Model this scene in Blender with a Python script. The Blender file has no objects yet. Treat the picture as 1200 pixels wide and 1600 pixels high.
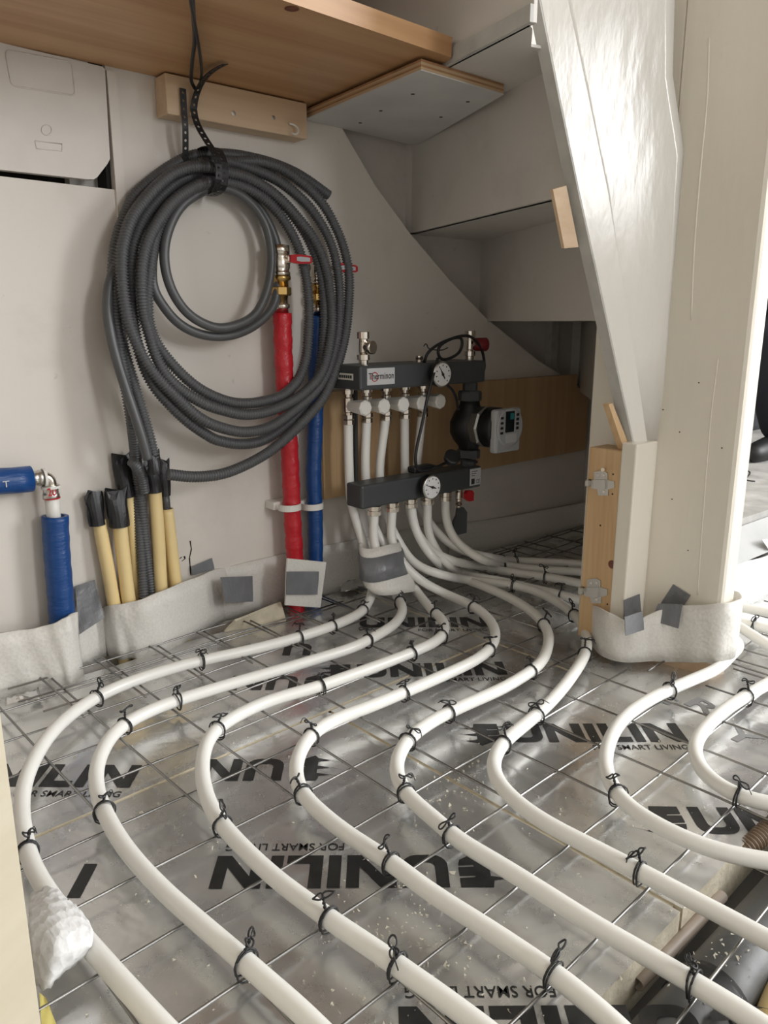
import bpy, bmesh, math, random
import numpy as np
from mathutils import Vector, Matrix

random.seed(7); np.random.seed(7)
SC = bpy.context.scene
COL = SC.collection

# ------------------------------------------------------------------ camera
FPX = 1200.0
PITCH, YAW, CAMH = math.radians(13.8), math.radians(40.5), 0.60
OC = np.array([0.0, 0.0, CAMH])
FW = np.array([math.sin(YAW)*math.cos(PITCH), math.cos(YAW)*math.cos(PITCH), -math.sin(PITCH)])
RT = np.array([math.cos(YAW), -math.sin(YAW), 0.0])
UP = np.cross(RT, FW)
cd = bpy.data.cameras.new('camera'); cam = bpy.data.objects.new('camera', cd); COL.objects.link(cam)
cd.sensor_fit = 'HORIZONTAL'; cd.sensor_width = 36.0; cd.lens = 36.0*FPX/1200.0
cd.clip_start = 0.02; cd.clip_end = 60
M = Matrix(((RT[0], UP[0], -FW[0], OC[0]), (RT[1], UP[1], -FW[1], OC[1]), (RT[2], UP[2], -FW[2], OC[2]), (0, 0, 0, 1)))
cam.matrix_world = M
SC.camera = cam

# ------------------------------------------------------------------ light and exposure
SC.view_settings.view_transform = 'Standard'; SC.view_settings.look = 'None'
SC.view_settings.gamma = 1.0; SC.view_settings.use_curve_mapping = False
SC.view_settings.exposure = 0.14
SC.cycles.use_denoising = True
SC.cycles.max_bounces = 8
wd = bpy.data.worlds.new('overcast_world'); SC.world = wd; wd.use_nodes = True
wd.node_tree.nodes['Background'].inputs[0].default_value = (1.0, 0.975, 0.945, 1)
wd.node_tree.nodes['Background'].inputs[1].default_value = 0.64
def area(name, loc, target, sx, sy, power, col=(1, 1, 1)):
    l = bpy.data.lights.new(name, 'AREA'); l.shape = 'RECTANGLE'; l.size = sx; l.size_y = sy
    l.energy = power; l.color = col
    o = bpy.data.objects.new(name, l); COL.objects.link(o); o.location = loc
    o.rotation_euler = (Vector(target)-Vector(loc)).to_track_quat('-Z', 'Y').to_euler()
    return o
area("window_daylight", (3.7, -1.5, 1.45), (0.6, 0.9, 0.45), 2.0, 1.8, 150, (0.97, 0.985, 1.0))
area('room_daylight', (1.2, -2.3, 1.55), (1.2, 1.3, 1.55), 0.45, 0.85, 26, (0.96, 0.98, 1.0))

# ------------------------------------------------------------------ photograph geometry -> place
def ray(x, y): return FW+RT*((x-600)/FPX)+UP*((800-y)/FPX)
def F(x, y, z=0.0):
    d = ray(x, y); return OC+d*((z-CAMH)/d[2])
def W(x, y, Y):
    d = ray(x, y); return OC+d*(Y/d[1])
def XX(x, y, X):
    d = ray(x, y); return OC+d*(X/d[0])
def zrow(P, row):
    k = (800-row)/FPX; v0 = np.array([P[0], P[1], 0])-np.array([0, 0, CAMH])
    return -((v0@UP)-k*(v0@FW))/(UP[2]-k*FW[2])
YW = 1.351           # plaster face of the long wall
MZ = 0.012           # height of the steel mesh
PZ = 0.027           # centre height of a pipe lying on the mesh

# ------------------------------------------------------------------ materials
def mat(name, col, rough=0.6, metal=0.0, var=0.0, vscale=8.0, bump=0.0, bscale=60.0, spec=0.5, alpha=1.0, stretch=None, col2=None, rvar=0.0, sss=0.0, trans=0.0):
    m = bpy.data.materials.new(name); m.use_nodes = True
    nt = m.node_tree; b = nt.nodes['Principled BSDF']
    b.inputs['Base Color'].default_value = (*col, 1); b.inputs['Roughness'].default_value = rough
    b.inputs['Metallic'].default_value = metal; b.inputs['Specular IOR Level'].default_value = spec
    b.inputs['Alpha'].default_value = alpha
    if trans: b.inputs['Transmission Weight'].default_value = trans
    tc = nt.nodes.new('ShaderNodeTexCoord'); vec = tc.outputs['Object']
    if stretch:
        mp = nt.nodes.new('ShaderNodeMapping'); mp.inputs['Scale'].default_value = stretch
        nt.links.new(vec, mp.inputs['Vector']); vec = mp.outputs['Vector']
    if var or col2:
        n = nt.nodes.new('ShaderNodeTexNoise'); n.inputs['Scale'].default_value = vscale; n.inputs['Detail'].default_value = 5
        nt.links.new(vec, n.inputs['Vector'])
        r = nt.nodes.new('ShaderNodeValToRGB'); r.color_ramp.elements[0].position = 0.3; r.color_ramp.elements[1].position = 0.7
        c2 = col2 or tuple(min(1, c*(1+var)) for c in col)
        c1 = col if col2 else tuple(c*(1-var) for c in col)
        r.color_ramp.elements[0].color = (*c1, 1); r.color_ramp.elements[1].color = (*c2, 1)
        nt.links.new(n.outputs['Fac'], r.inputs['Fac']); nt.links.new(r.outputs['Color'], b.inputs['Base Color'])
        if rvar:
            mr = nt.nodes.new('ShaderNodeMapRange'); mr.inputs['To Min'].default_value = max(0.02, rough-rvar); mr.inputs['To Max'].default_value = rough+rvar
            nt.links.new(n.outputs['Fac'], mr.inputs['Value']); nt.links.new(mr.outputs['Result'], b.inputs['Roughness'])
    if bump:
        n2 = nt.nodes.new('ShaderNodeTexNoise'); n2.inputs['Scale'].default_value = bscale; n2.inputs['Detail'].default_value = 4
        nt.links.new(vec, n2.inputs['Vector'])
        bp = nt.nodes.new('ShaderNodeBump'); bp.inputs['Strength'].default_value = bump; bp.inputs['Distance'].default_value = 0.004
        nt.links.new(n2.outputs['Fac'], bp.inputs['Height']); nt.links.new(bp.outputs['Normal'], b.inputs['Normal'])
    return m

def wood_mat(name, c1, c2, axis='X', scale=1.0, rough=0.5, bump=0.06, knots=True):
    m = bpy.data.materials.new(name); m.use_nodes = True; nt = m.node_tree; b = nt.nodes['Principled BSDF']
    b.inputs['Roughness'].default_value = rough
    tc = nt.nodes.new('ShaderNodeTexCoord'); mp = nt.nodes.new('ShaderNodeMapping')
    lo, hi = 1.2*scale, 22.0*scale
    mp.inputs['Scale'].default_value = {'X': (lo, hi, hi), 'Y': (hi, lo, hi), 'Z': (hi, hi, lo)}[axis]
    nt.links.new(tc.outputs['Object'], mp.inputs['Vector'])
    n = nt.nodes.new('ShaderNodeTexNoise'); n.inputs['Scale'].default_value = 1.0; n.inputs['Detail'].default_value = 7; n.inputs['Distortion'].default_value = 0.6
    nt.links.new(mp.outputs['Vector'], n.inputs['Vector'])
    n3 = nt.nodes.new('ShaderNodeTexNoise'); n3.inputs['Scale'].default_value = 5.0; n3.inputs['Detail'].default_value = 9
    nt.links.new(mp.outputs['Vector'], n3.inputs['Vector'])
    mx = nt.nodes.new('ShaderNodeMath'); mx.operation = 'MULTIPLY_ADD'; mx.inputs[1].default_value = 0.35
    nt.links.new(n3.outputs['Fac'], mx.inputs[0]); nt.links.new(n.outputs['Fac'], mx.inputs[2])
    r = nt.nodes.new('ShaderNodeValToRGB'); r.color_ramp.elements[0].position = 0.48; r.color_ramp.elements[1].position = 0.86
    r.color_ramp.elements[0].color = (*c1, 1); r.color_ramp.elements[1].color = (*c2, 1)
    nt.links.new(mx.outputs[0], r.inputs['Fac']); nt.links.new(r.outputs['Color'], b.inputs['Base Color'])
    bp = nt.nodes.new('ShaderNodeBump'); bp.inputs['Strength'].default_value = bump; bp.inputs['Distance'].default_value = 0.003
    nt.links.new(n3.outputs['Fac'], bp.inputs['Height']); nt.links.new(bp.outputs['Normal'], b.inputs['Normal'])
    return m

def wall_mat(name, col, stain, rough=0.75):
    m = bpy.data.materials.new(name); m.use_nodes = True; nt = m.node_tree; b = nt.nodes['Principled BSDF']
    b.inputs['Roughness'].default_value = rough
    tc = nt.nodes.new('ShaderNodeTexCoord')
    n = nt.nodes.new('ShaderNodeTexNoise'); n.inputs['Scale'].default_value = 5; n.inputs['Detail'].default_value = 8; n.inputs['Roughness'].default_value = 0.65
    n2 = nt.nodes.new('ShaderNodeTexNoise'); n2.inputs['Scale'].default_value = 38; n2.inputs['Detail'].default_value = 6
    for k in (n, n2): nt.links.new(tc.outputs['Object'], k.inputs['Vector'])
    r = nt.nodes.new('ShaderNodeValToRGB'); r.color_ramp.elements[0].position = 0.25; r.color_ramp.elements[1].position = 0.5
    r.color_ramp.elements[0].color = (*stain, 1); r.color_ramp.elements[1].color = (*col, 1)
    nt.links.new(n.outputs['Fac'], r.inputs['Fac'])
    r2 = nt.nodes.new('ShaderNodeValToRGB'); r2.color_ramp.elements[0].position = 0.22; r2.color_ramp.elements[1].position = 0.30
    r2.color_ramp.elements[0].color = (0.75, 0.75, 0.75, 1); r2.color_ramp.elements[1].color = (1, 1, 1, 1)
    nt.links.new(n2.outputs['Fac'], r2.inputs['Fac'])
    mx = nt.nodes.new('ShaderNodeMix'); mx.data_type = 'RGBA'; mx.blend_type = 'MULTIPLY'; mx.inputs[0].default_value = 1.0
    nt.links.new(r.outputs['Color'], mx.inputs[6]); nt.links.new(r2.outputs['Color'], mx.inputs[7])
    nt.links.new(mx.outputs[2], b.inputs['Base Color'])
    bp = nt.nodes.new('ShaderNodeBump'); bp.inputs['Strength'].default_value = 0.12; bp.inputs['Distance'].default_value = 0.004
    n3 = nt.nodes.new('ShaderNodeTexNoise'); n3.inputs['Scale'].default_value = 22; n3.inputs['Detail'].default_value = 6
    nt.links.new(tc.outputs['Object'], n3.inputs['Vector'])
    nt.links.new(n3.outputs['Fac'], bp.inputs['Height']); nt.links.new(bp.outputs['Normal'], b.inputs['Normal'])
    return m

def foil_mat(name):
    m = bpy.data.materials.new(name); m.use_nodes = True; nt = m.node_tree; b = nt.nodes['Principled BSDF']
    b.inputs['Metallic'].default_value = 0.82
    tc = nt.nodes.new('ShaderNodeTexCoord')
    n = nt.nodes.new('ShaderNodeTexNoise'); n.inputs['Scale'].default_value = 11; n.inputs['Detail'].default_value = 8; n.inputs['Roughness'].default_value = 0.62
    n2 = nt.nodes.new('ShaderNodeTexNoise'); n2.inputs['Scale'].default_value = 5.5; n2.inputs['Detail'].default_value = 3; n2.inputs['Distortion'].default_value = 1.2
    n3 = nt.nodes.new('ShaderNodeTexNoise'); n3.inputs['Scale'].default_value = 95; n3.inputs['Detail'].default_value = 3
    for k in (n, n2, n3): nt.links.new(tc.outputs['Object'], k.inputs['Vector'])
    r = nt.nodes.new('ShaderNodeValToRGB'); r.color_ramp.elements[0].position = 0.3; r.color_ramp.elements[1].position = 0.72
    r.color_ramp.elements[0].color = (0.68, 0.68, 0.67, 1); r.color_ramp.elements[1].color = (0.86, 0.86, 0.85, 1)
    nt.links.new(n.outputs['Fac'], r.inputs['Fac']); nt.links.new(r.outputs['Color'], b.inputs['Base Color'])
    mr = nt.nodes.new('ShaderNodeMapRange'); mr.inputs['From Min'].default_value = 0.3; mr.inputs['From Max'].default_value = 0.7
    mr.inputs['To Min'].default_value = 0.19; mr.inputs['To Max'].default_value = 0.36
    nt.links.new(n.outputs['Fac'], mr.inputs['Value']); nt.links.new(mr.outputs['Result'], b.inputs['Roughness'])
    bp = nt.nodes.new('ShaderNodeBump'); bp.inputs['Strength'].default_value = 0.35; bp.inputs['Distance'].default_value = 0.012
    nt.links.new(n2.outputs['Fac'], bp.inputs['Height'])
    bp2 = nt.nodes.new('ShaderNodeBump'); bp2.inputs['Strength'].default_value = 0.1; bp2.inputs['Distance'].default_value = 0.001
    nt.links.new(n3.outputs['Fac'], bp2.inputs['Height']); nt.links.new(bp.outputs['Normal'], bp2.inputs['Normal'])
    nt.links.new(bp2.outputs['Normal'], b.inputs['Normal'])
    return m

def foam_mat(name, col, alpha=0.86, cell=130.0, bump=0.5):
    m = mat(name, col, rough=0.55, alpha=alpha); nt = m.node_tree; b = nt.nodes['Principled BSDF']
    tc = nt.nodes.new('ShaderNodeTexCoord')
    v = nt.nodes.new('ShaderNodeTexVoronoi'); v.inputs['Scale'].default_value = cell
    n = nt.nodes.new('ShaderNodeTexNoise'); n.inputs['Scale'].default_value = 260; n.inputs['Detail'].default_value = 2
    nt.links.new(tc.outputs['Object'], v.inputs['Vector']); nt.links.new(tc.outputs['Object'], n.inputs['Vector'])
    r = nt.nodes.new('ShaderNodeValToRGB'); r.color_ramp.elements[0].position = 0.35; r.color_ramp.elements[1].position = 0.65
    r.color_ramp.elements[0].color = (*[c*0.95 for c in col], 1); r.color_ramp.elements[1].color = (*[min(1, c*1.04) for c in col], 1)
    nt.links.new(n.outputs['Fac'], r.inputs['Fac']); nt.links.new(r.outputs['Color'], b.inputs['Base Color'])
    bp = nt.nodes.new('ShaderNodeBump'); bp.inputs['Strength'].default_value = bump; bp.inputs['Distance'].default_value = 0.002
    nt.links.new(v.outputs['Distance'], bp.inputs['Height']); nt.links.new(bp.outputs['Normal'], b.inputs['Normal'])
    b.inputs['Subsurface Weight'].default_value = 0.0
    return m

MT = dict(
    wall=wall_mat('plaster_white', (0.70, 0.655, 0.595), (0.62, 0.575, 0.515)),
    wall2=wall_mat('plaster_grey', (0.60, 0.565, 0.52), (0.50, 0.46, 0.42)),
    stair=wall_mat('stair_paint', (0.64, 0.61, 0.565), (0.56, 0.53, 0.49), 0.5),
    gloss=mat('cream_gloss_paint', (0.79, 0.74, 0.645), 0.22, var=0.04, vscale=6, bump=0.35, bscale=45, stretch=(1, 1, 0.25)),
    white_gloss=mat('white_gloss_paint', (0.74, 0.71, 0.65), 0.2, var=0.03, vscale=7, bump=0.22, bscale=40, stretch=(1, 1, 0.3)),
    greyedge=mat('grey_painted_edge', (0.48, 0.47, 0.44), 0.6, var=0.12, vscale=25, bump=0.2),
    plastic_lid=mat('painted_plastic', (0.66, 0.62, 0.57), 0.6, var=0.06, vscale=9, bump=0.1, bscale=90),
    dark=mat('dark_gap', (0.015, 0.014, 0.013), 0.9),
    foil=foil_mat('aluminium_foil_facing'),
    pir=mat('beige_foam_core', (0.58, 0.52, 0.40), 0.85, var=0.15, vscale=40, bump=0.4, bscale=120),
    ink=mat('black_print', (0.022, 0.022, 0.022), 0.38, var=0.25, vscale=70),
    greyink=mat('grey_print', (0.24, 0.24, 0.24), 0.5),
    concrete=mat('concrete', (0.40, 0.39, 0.37), 0.9, var=0.25, vscale=14, bump=0.3, bscale=60),
    subfloor=mat('subfloor_screed', (0.22, 0.21, 0.19), 0.9, var=0.2, bump=0.3),
    pipe=mat('white_pex', (0.80, 0.79, 0.745), 0.32, var=0.025, vscale=6),
    steel=mat('bright_steel_wire', (0.31, 0.305, 0.295), 0.32, 1.0, var=0.25, vscale=14),
    tie=mat('black_wire', (0.02, 0.02, 0.021), 0.45),
    pine=wood_mat('pine_board', (0.50, 0.27, 0.115), (0.70, 0.45, 0.235), 'X', 1.0),
    shelfwood=wood_mat('varnished_pine', (0.41, 0.215, 0.095), (0.56, 0.335, 0.17), 'X', 0.8, rough=0.42),
    pine_z=wood_mat('pine_upright', (0.55, 0.35, 0.175), (0.69, 0.49, 0.28), 'Z', 1.6),
    pine_light=wood_mat('pale_pine', (0.56, 0.39, 0.24), (0.66, 0.50, 0.34), 'X', 1.0),
    ply=wood_mat('plywood_board', (0.43, 0.27, 0.135), (0.55, 0.37, 0.20), 'Z', 0.7, rough=0.55),
    plyedge=mat('plywood_edge', (0.46, 0.29, 0.15), 0.7, col2=(0.62, 0.47, 0.31), vscale=3, stretch=(1, 1, 130)),
    whiteply=mat('white_painted_plywood', (0.60, 0.59, 0.565), 0.6, var=0.07, vscale=10),
    brownedge=mat('brown_veneer_and_shade', (0.36, 0.19, 0.09), 0.8, var=0.2, vscale=30),  # brown plywood veneer, also the shaded end of the pine block
    conduit=mat('grey_conduit', (0.085, 0.087, 0.09), 0.4),
    cable=mat('grey_cable', (0.075, 0.077, 0.078), 0.38, var=0.08, vscale=20),
    black=mat('black_rubber', (0.012, 0.012, 0.013), 0.5),
    blacktape=mat('black_tape', (0.010, 0.010, 0.011), 0.38, bump=0.3, bscale=30),
    red=mat('red_insulation', (0.50, 0.012, 0.022), 0.36, bump=0.9, bscale=55),
    blue=mat('blue_insulation', (0.006, 0.055, 0.21), 0.36, bump=0.35, bscale=90, stretch=(0.6, 0.6, 2.5)),
    handle=mat('red_handle', (0.42, 0.012, 0.018), 0.35),
    darkred=mat('dark_red_knob', (0.17, 0.008, 0.012), 0.4),
    chrome=mat('nickel_plate', (0.72, 0.66, 0.58), 0.2, 1.0),
    zinc=mat('zinc_plate', (0.60, 0.58, 0.54), 0.32, 1.0),
    brass=mat('brass', (0.55, 0.36, 0.13), 0.25, 1.0),
    yellow=mat('cream_yellow_tube', (0.79, 0.61, 0.30), 0.42, var=0.06, vscale=12),
    whiteplastic=mat('white_plastic', (0.74, 0.72, 0.67), 0.4),
    manifold=mat('anthracite_coating', (0.055, 0.06, 0.062), 0.45, bump=0.05, bscale=200),
    pumpblack=mat('pump_black', (0.006, 0.006, 0.007), 0.45),
    castmetal=mat('cast_aluminium', (0.42, 0.41, 0.39), 0.38, 1.0, bump=0.2, bscale=80),
    pumpgrey=mat('pump_grey', (0.42, 0.43, 0.44), 0.45),
    lightgrey=mat('light_grey_label', (0.55, 0.55, 0.55), 0.45),
    screen=mat('dark_screen', (0.008, 0.014, 0.016), 0.15),
    teal=mat('teal_mark', (0.02, 0.22, 0.24), 0.4),
    dial=mat('dial_face', (0.78, 0.78, 0.77), 0.35),
    ducttape=mat('grey_duct_tape', (0.17, 0.175, 0.185), 0.3, 0.0, var=0.12, vscale=30, bump=0.7, bscale=55, stretch=(1, 1, 0.5)),
    foam=foam_mat('white_edge_foam', (0.78, 0.755, 0.70), 0.88, bump=0.3),
    foamdense=foam_mat('white_foam_sheet', (0.80, 0.80, 0.79), 0.95, 90, 1.0),
    cream=mat('cream_painted_jamb', (0.50, 0.445, 0.33), 0.5, col2=(0.55, 0.50, 0.385), vscale=5, stretch=(1, 1, 6)),
    yellowtape=mat('yellow_tape', (0.85, 0.75, 0.25), 0.5),
    greypipe=mat('grey_drain_pipe', (0.105, 0.107, 0.105), 0.45, var=0.15, vscale=20, bump=0.1),
    browntube=mat('taupe_tube', (0.36, 0.30, 0.25), 0.5),
    brownconduit=mat('brown_conduit', (0.20, 0.14, 0.09), 0.45),
    crumb=mat('white_crumb', (0.72, 0.68, 0.58), 0.9),
    navy=mat('navy_cloth', (0.010, 0.011, 0.018), 0.9, bump=0.4, bscale=40),
    charcoal=mat('charcoal_cloth', (0.025, 0.026, 0.03), 0.9, bump=0.3, bscale=60),
    skin=mat('skin', (0.52, 0.32, 0.23), 0.5),
    hair=mat('dark_hair', (0.03, 0.02, 0.015), 0.6),
    greywall=wall_mat('grey_room_wall', (0.30, 0.29, 0.28), (0.26, 0.25, 0.24)),
    greyplank=mat('grey_plank', (0.36, 0.36, 0.35), 0.6, var=0.1),
    knot=mat('wood_knot', (0.17, 0.055, 0.03), 0.6, var=0.3, vscale=60),
    hole=mat('dark_screw_hole', (0.05, 0.03, 0.02), 0.8),
)

# ------------------------------------------------------------------ mesh helpers
def link(name, me, m, parent=None):
    o = bpy.data.objects.new(name, me); COL.objects.link(o)
    if m is not None and not me.materials: me.materials.append(MT[m] if isinstance(m, str) else m)
    if parent is not None: o.parent = parent
    return o
def mesh(name, V, Fc, m, parent=None, smooth=False):
    me = bpy.data.meshes.new(name); me.from_pydata([tuple(map(float, v)) for v in V], [], [tuple(map(int, f)) for f in Fc]); me.update()
    if smooth: me.polygons.foreach_set('use_smooth', [True]*len(me.polygons))
    return link(name, me, m, parent)
def tag(o, label, cat, group=None, kind=None):
    o['label'] = label; o['category'] = cat
    if group: o['group'] = group
    if kind: o['kind'] = kind
    return o
def struct(o, label=None, cat=None):
    o['kind'] = 'structure'
    if label: o['label'] = label
    if cat: o['category'] = cat
    return o
def thing(name, label, cat, loc=(0, 0, 0), group=None):
    o = bpy.data.objects.new(name, None); COL.objects.link(o); o.empty_display_size = 0.05
    # parts are modelled in world coordinates: the empty marks the base, children keep their place
    o.location = loc; bpy.context.view_layer.update() if False else None
    return tag(o, label, cat, group)
def fix(o):            # keep a part modelled in world coordinates in place below its moved empty
    p = o.parent
    if p is not None and p.type == 'EMPTY': o.matrix_parent_inverse = Matrix.Translation(p.location).inverted()
    return o
class Acc:
    """collects shapes for one mesh"""
    def __init__(s): s.v = []; s.f = []
    def add(s, V, Fc):
        n = len(s.v); s.v += [tuple(map(float, v)) for v in V]; s.f += [tuple(int(i)+n for i in f) for f in Fc]; return s
    def build(s, name, m, parent=None, smooth=False): return fix(mesh(name, s.v, s.f, m, parent, smooth))

def bevelbox(lo, hi, b=0.0):
    bm = bmesh.new(); bmesh.ops.create_cube(bm, size=1)
    lo, hi = np.array(lo, float), np.array(hi, float)
    for v in bm.verts: v.co = Vector((lo+hi)/2+np.array(v.co)*(hi-lo))
    if b: bmesh.ops.bevel(bm, geom=bm.edges[:], offset=b, segments=2, affect='EDGES', profile=0.5)
    V = [tuple(v.co) for v in bm.verts]; bm.verts.index_update(); Fc = [[v.index for v in f.verts] for f in bm.faces]; bm.free()
    return V, Fc
def box(name, lo, hi, m, parent=None, b=0.0, rot=None, piv=None):
    V, Fc = bevelbox(lo, hi, b)
    if rot is not None:
        pv = np.array(piv if piv is not None else (np.array(lo)+np.array(hi))/2)
        R = np.array(rot); V = [pv+R@(np.array(v)-pv) for v in V]
    return fix(mesh(name, V, Fc, m, parent))
def rotz(a): c, s = math.cos(a), math.sin(a); return np.array([[c, -s, 0], [s, c, 0], [0, 0, 1]])
def prism(name, top, bot, m, parent=None):
    n = len(top); V = list(top)+list(bot)
    Fc = [list(range(n)), list(range(2*n-1, n-1, -1))]+[[i, i+n, (i+1) % n+n, (i+1) % n] for i in range(n)]
    o = fix(mesh(name, V, Fc, m, parent))
    bm = bmesh.new(); bm.from_mesh(o.data); bmesh.ops.recalc_face_normals(bm, faces=bm.faces[:]); bm.to_mesh(o.data); bm.free()
    return o
def slab(name, poly, z0, z1, m, parent=None):
    return prism(name, [(p[0], p[1], z1) for p in poly], [(p[0], p[1], z0) for p in poly], m, parent)

def catmull(P, n=12):
    P = np.array(P, float); Q = np.vstack([2*P[0]-P[1], P, 2*P[-1]-P[-2]]); out = []
    for i in range(len(P)-1):
        p0, p1, p2, p3 = Q[i:i+4]
        for t in np.linspace(0, 1, n, endpoint=False):
            out.append(0.5*((2*p1)+(-p0+p2)*t+(2*p0-5*p1+4*p2-p3)*t*t+(-p0+3*p1-3*p2+p3)*t**3))
    out.append(P[-1]); return np.array(out)
def resample(P, ds):
    P = np.array(P, float); d = np.r_[0, np.cumsum(np.linalg.norm(np.diff(P, axis=0), axis=1))]
    n = max(2, int(round(d[-1]/ds))+1); s = np.linspace(0, d[-1], n)
    return np.stack([np.interp(s, d, P[:, k]) for k in range(3)], 1)
def smooth_path(P, ds=0.01, win=0.03):
    Q = resample(catmull(P), ds); k = max(1, int(win/ds))
    if k > 1 and len(Q) > 2*k+1:
        w = np.hanning(2*k+3)[1:-1]; w /= w.sum()
        pad = np.vstack([2*Q[0]-Q[k:0:-1], Q, 2*Q[-1]-Q[-2:-k-2:-1]])
        Q = np.stack([np.convolve(pad[:, j], w, 'valid') for j in range(3)], 1)
    return Q
def frames(P):
    T = np.gradient(P, axis=0); T /= np.linalg.norm(T, axis=1)[:, None]+1e-12
    a = np.array([0, 0, 1.0]) if abs(T[0][2]) < 0.9 else np.array([1.0, 0, 0])
    N = np.zeros_like(P); n = a-T[0]*(a@T[0]); n /= np.linalg.norm(n)
    for i in range(len(P)):
        n = n-T[i]*(n@T[i]); n /= np.linalg.norm(n)+1e-12; N[i] = n
    return T, N, np.cross(T, N)
def tube_geo(P, R, seg=12, caps=True):
    P = np.array(P, float); R = np.broadcast_to(np.array(R, float), (len(P),))
    T, N, B = frames(P); a = np.linspace(0, 2*math.pi, seg, endpoint=False)
    V = (P[:, None, :]+R[:, None, None]*(np.cos(a)[None, :, None]*N[:, None, :]+np.sin(a)[None, :, None]*B[:, None, :])).reshape(-1, 3)
    i = np.arange(len(P)-1)[:, None]*seg; j = np.arange(seg)[None, :]; j2 = (j+1) % seg
    Fq = np.stack([i+j, i+j2, i+seg+j2, i+seg+j], -1).reshape(-1, 4)
    Fl = [tuple(f) for f in Fq]
    if caps: Fl += [tuple(range(seg-1, -1, -1)), tuple(range((len(P)-1)*seg, len(P)*seg))]
    return [tuple(v) for v in V], Fl
def tube(name, P, R, m, parent=None, seg=12, caps=True, smooth=True):
    V, Fl = tube_geo(P, R, seg, caps); return fix(mesh(name, V, Fl, m, parent, smooth))
def hollow(name, P, R, t, m, parent=None, seg=14):
    """open ended pipe with wall thickness: out and back"""
    P = np.array(P); Q = np.vstack([P, P[::-1]]); 
    V1, F1 = tube_geo(P, R, seg, False); V2, F2 = tube_geo(P, np.array(R)-t, seg, False)
    n = len(V1); V = V1+V2; Fl = F1+[tuple(i+n for i in reversed(f)) for f in F2]
    e = (len(P)-1)*seg
    for j in range(seg):
        k = (j+1) % seg; Fl += [(j, n+j, n+k, k), (e+k, n+e+k, n+e+j, e+j)]
    return fix(mesh(name, V, Fl, m, parent, True))
def corrugated(name, P, r, m, parent=None, pitch=0.0052, seg=12, deep=0.76):
    Q = resample(P, pitch/4); k = np.arange(len(Q)) % 4
    R = np.where((k == 0) | (k == 1), r, r*deep)
    return tube(name, Q, R, m, parent, seg, True, True)
def axis_lathe_geo(base, ax, prof, seg=20):
    """prof = [(distance along axis, radius)]"""
    ax = np.array(ax, float); ax /= np.linalg.norm(ax); base = np.array(base, float)
    a = np.array([0, 0, 1.0]) if abs(ax[2]) < 0.9 else np.array([1.0, 0, 0])
    n = a-ax*(a@ax); n /= np.linalg.norm(n); b = np.cross(ax, n); V = []; Fl = []
    for d, r in prof:
        for j in range(seg):
            t = 2*math.pi*j/seg; V.append(base+ax*d+(n*math.cos(t)+b*math.sin(t))*r)
    for i in range(len(prof)-1):
        for j in range(seg):
            k = (j+1) % seg; Fl.append((i*seg+j, i*seg+k, (i+1)*seg+k, (i+1)*seg+j))
    Fl += [tuple(range(seg-1, -1, -1)), tuple(range((len(prof)-1)*seg, len(prof)*seg))]
    return V, Fl
def lathe(name, base, ax, prof, m, parent=None, seg=20, smooth=False):
    V, Fl = axis_lathe_geo(base, ax, prof, seg); o = fix(mesh(name, V, Fl, m, parent))
    if smooth:
        for p in o.data.polygons: p.use_smooth = len(p.vertices) == 4
    return o
def patch(name, c4, m, parent=None, nx=10, ny=8, wrinkle=0.0015, t=0.0012, bulge=0.0):
    """thin wrinkled sheet between four corners (tl, tr, br, bl), with thickness"""
    c = [np.array(p, float) for p in c4]; nrm = np.cross(c[1]-c[0], c[3]-c[0]); nrm /= np.linalg.norm(nrm)
    if nrm@(OC-c[0]) < 0: nrm = -nrm
    V = []; ph = random.random()*9
    for s in (1, 0):
        for j in range(ny+1):
            for i in range(nx+1):
                u, v = i/nx, j/ny; p = (c[0]*(1-u)+c[1]*u)*(1-v)+(c[3]*(1-u)+c[2]*u)*v
                w = wrinkle*0.5*(math.sin(u*5+ph+v*3)*math.sin(v*4+ph)+0.3*math.sin(u*9+v*7+ph))+bulge*(4*u*(1-u))
                V.append(p+nrm*(w+t*s))
    n = (nx+1)*(ny+1); Fl = []
    for j in range(ny):
        for i in range(nx):
            a = j*(nx+1)+i; q = (a, a+1, a+nx+2, a+nx+1); Fl += [q, tuple(k+n for k in reversed(q))]
    ring = [i for i in range(nx+1)]+[j*(nx+1)+nx for j in range(1, ny+1)]+[ny*(nx+1)+i for i in range(nx-1, -1, -1)]+[j*(nx+1) for j in range(ny-1, 0, -1)]
    for a, b in zip(ring, ring[1:]+ring[:1]): Fl.append((b, a, a+n, b+n))
    return fix(mesh(name, V, Fl, m, parent, False))
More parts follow.
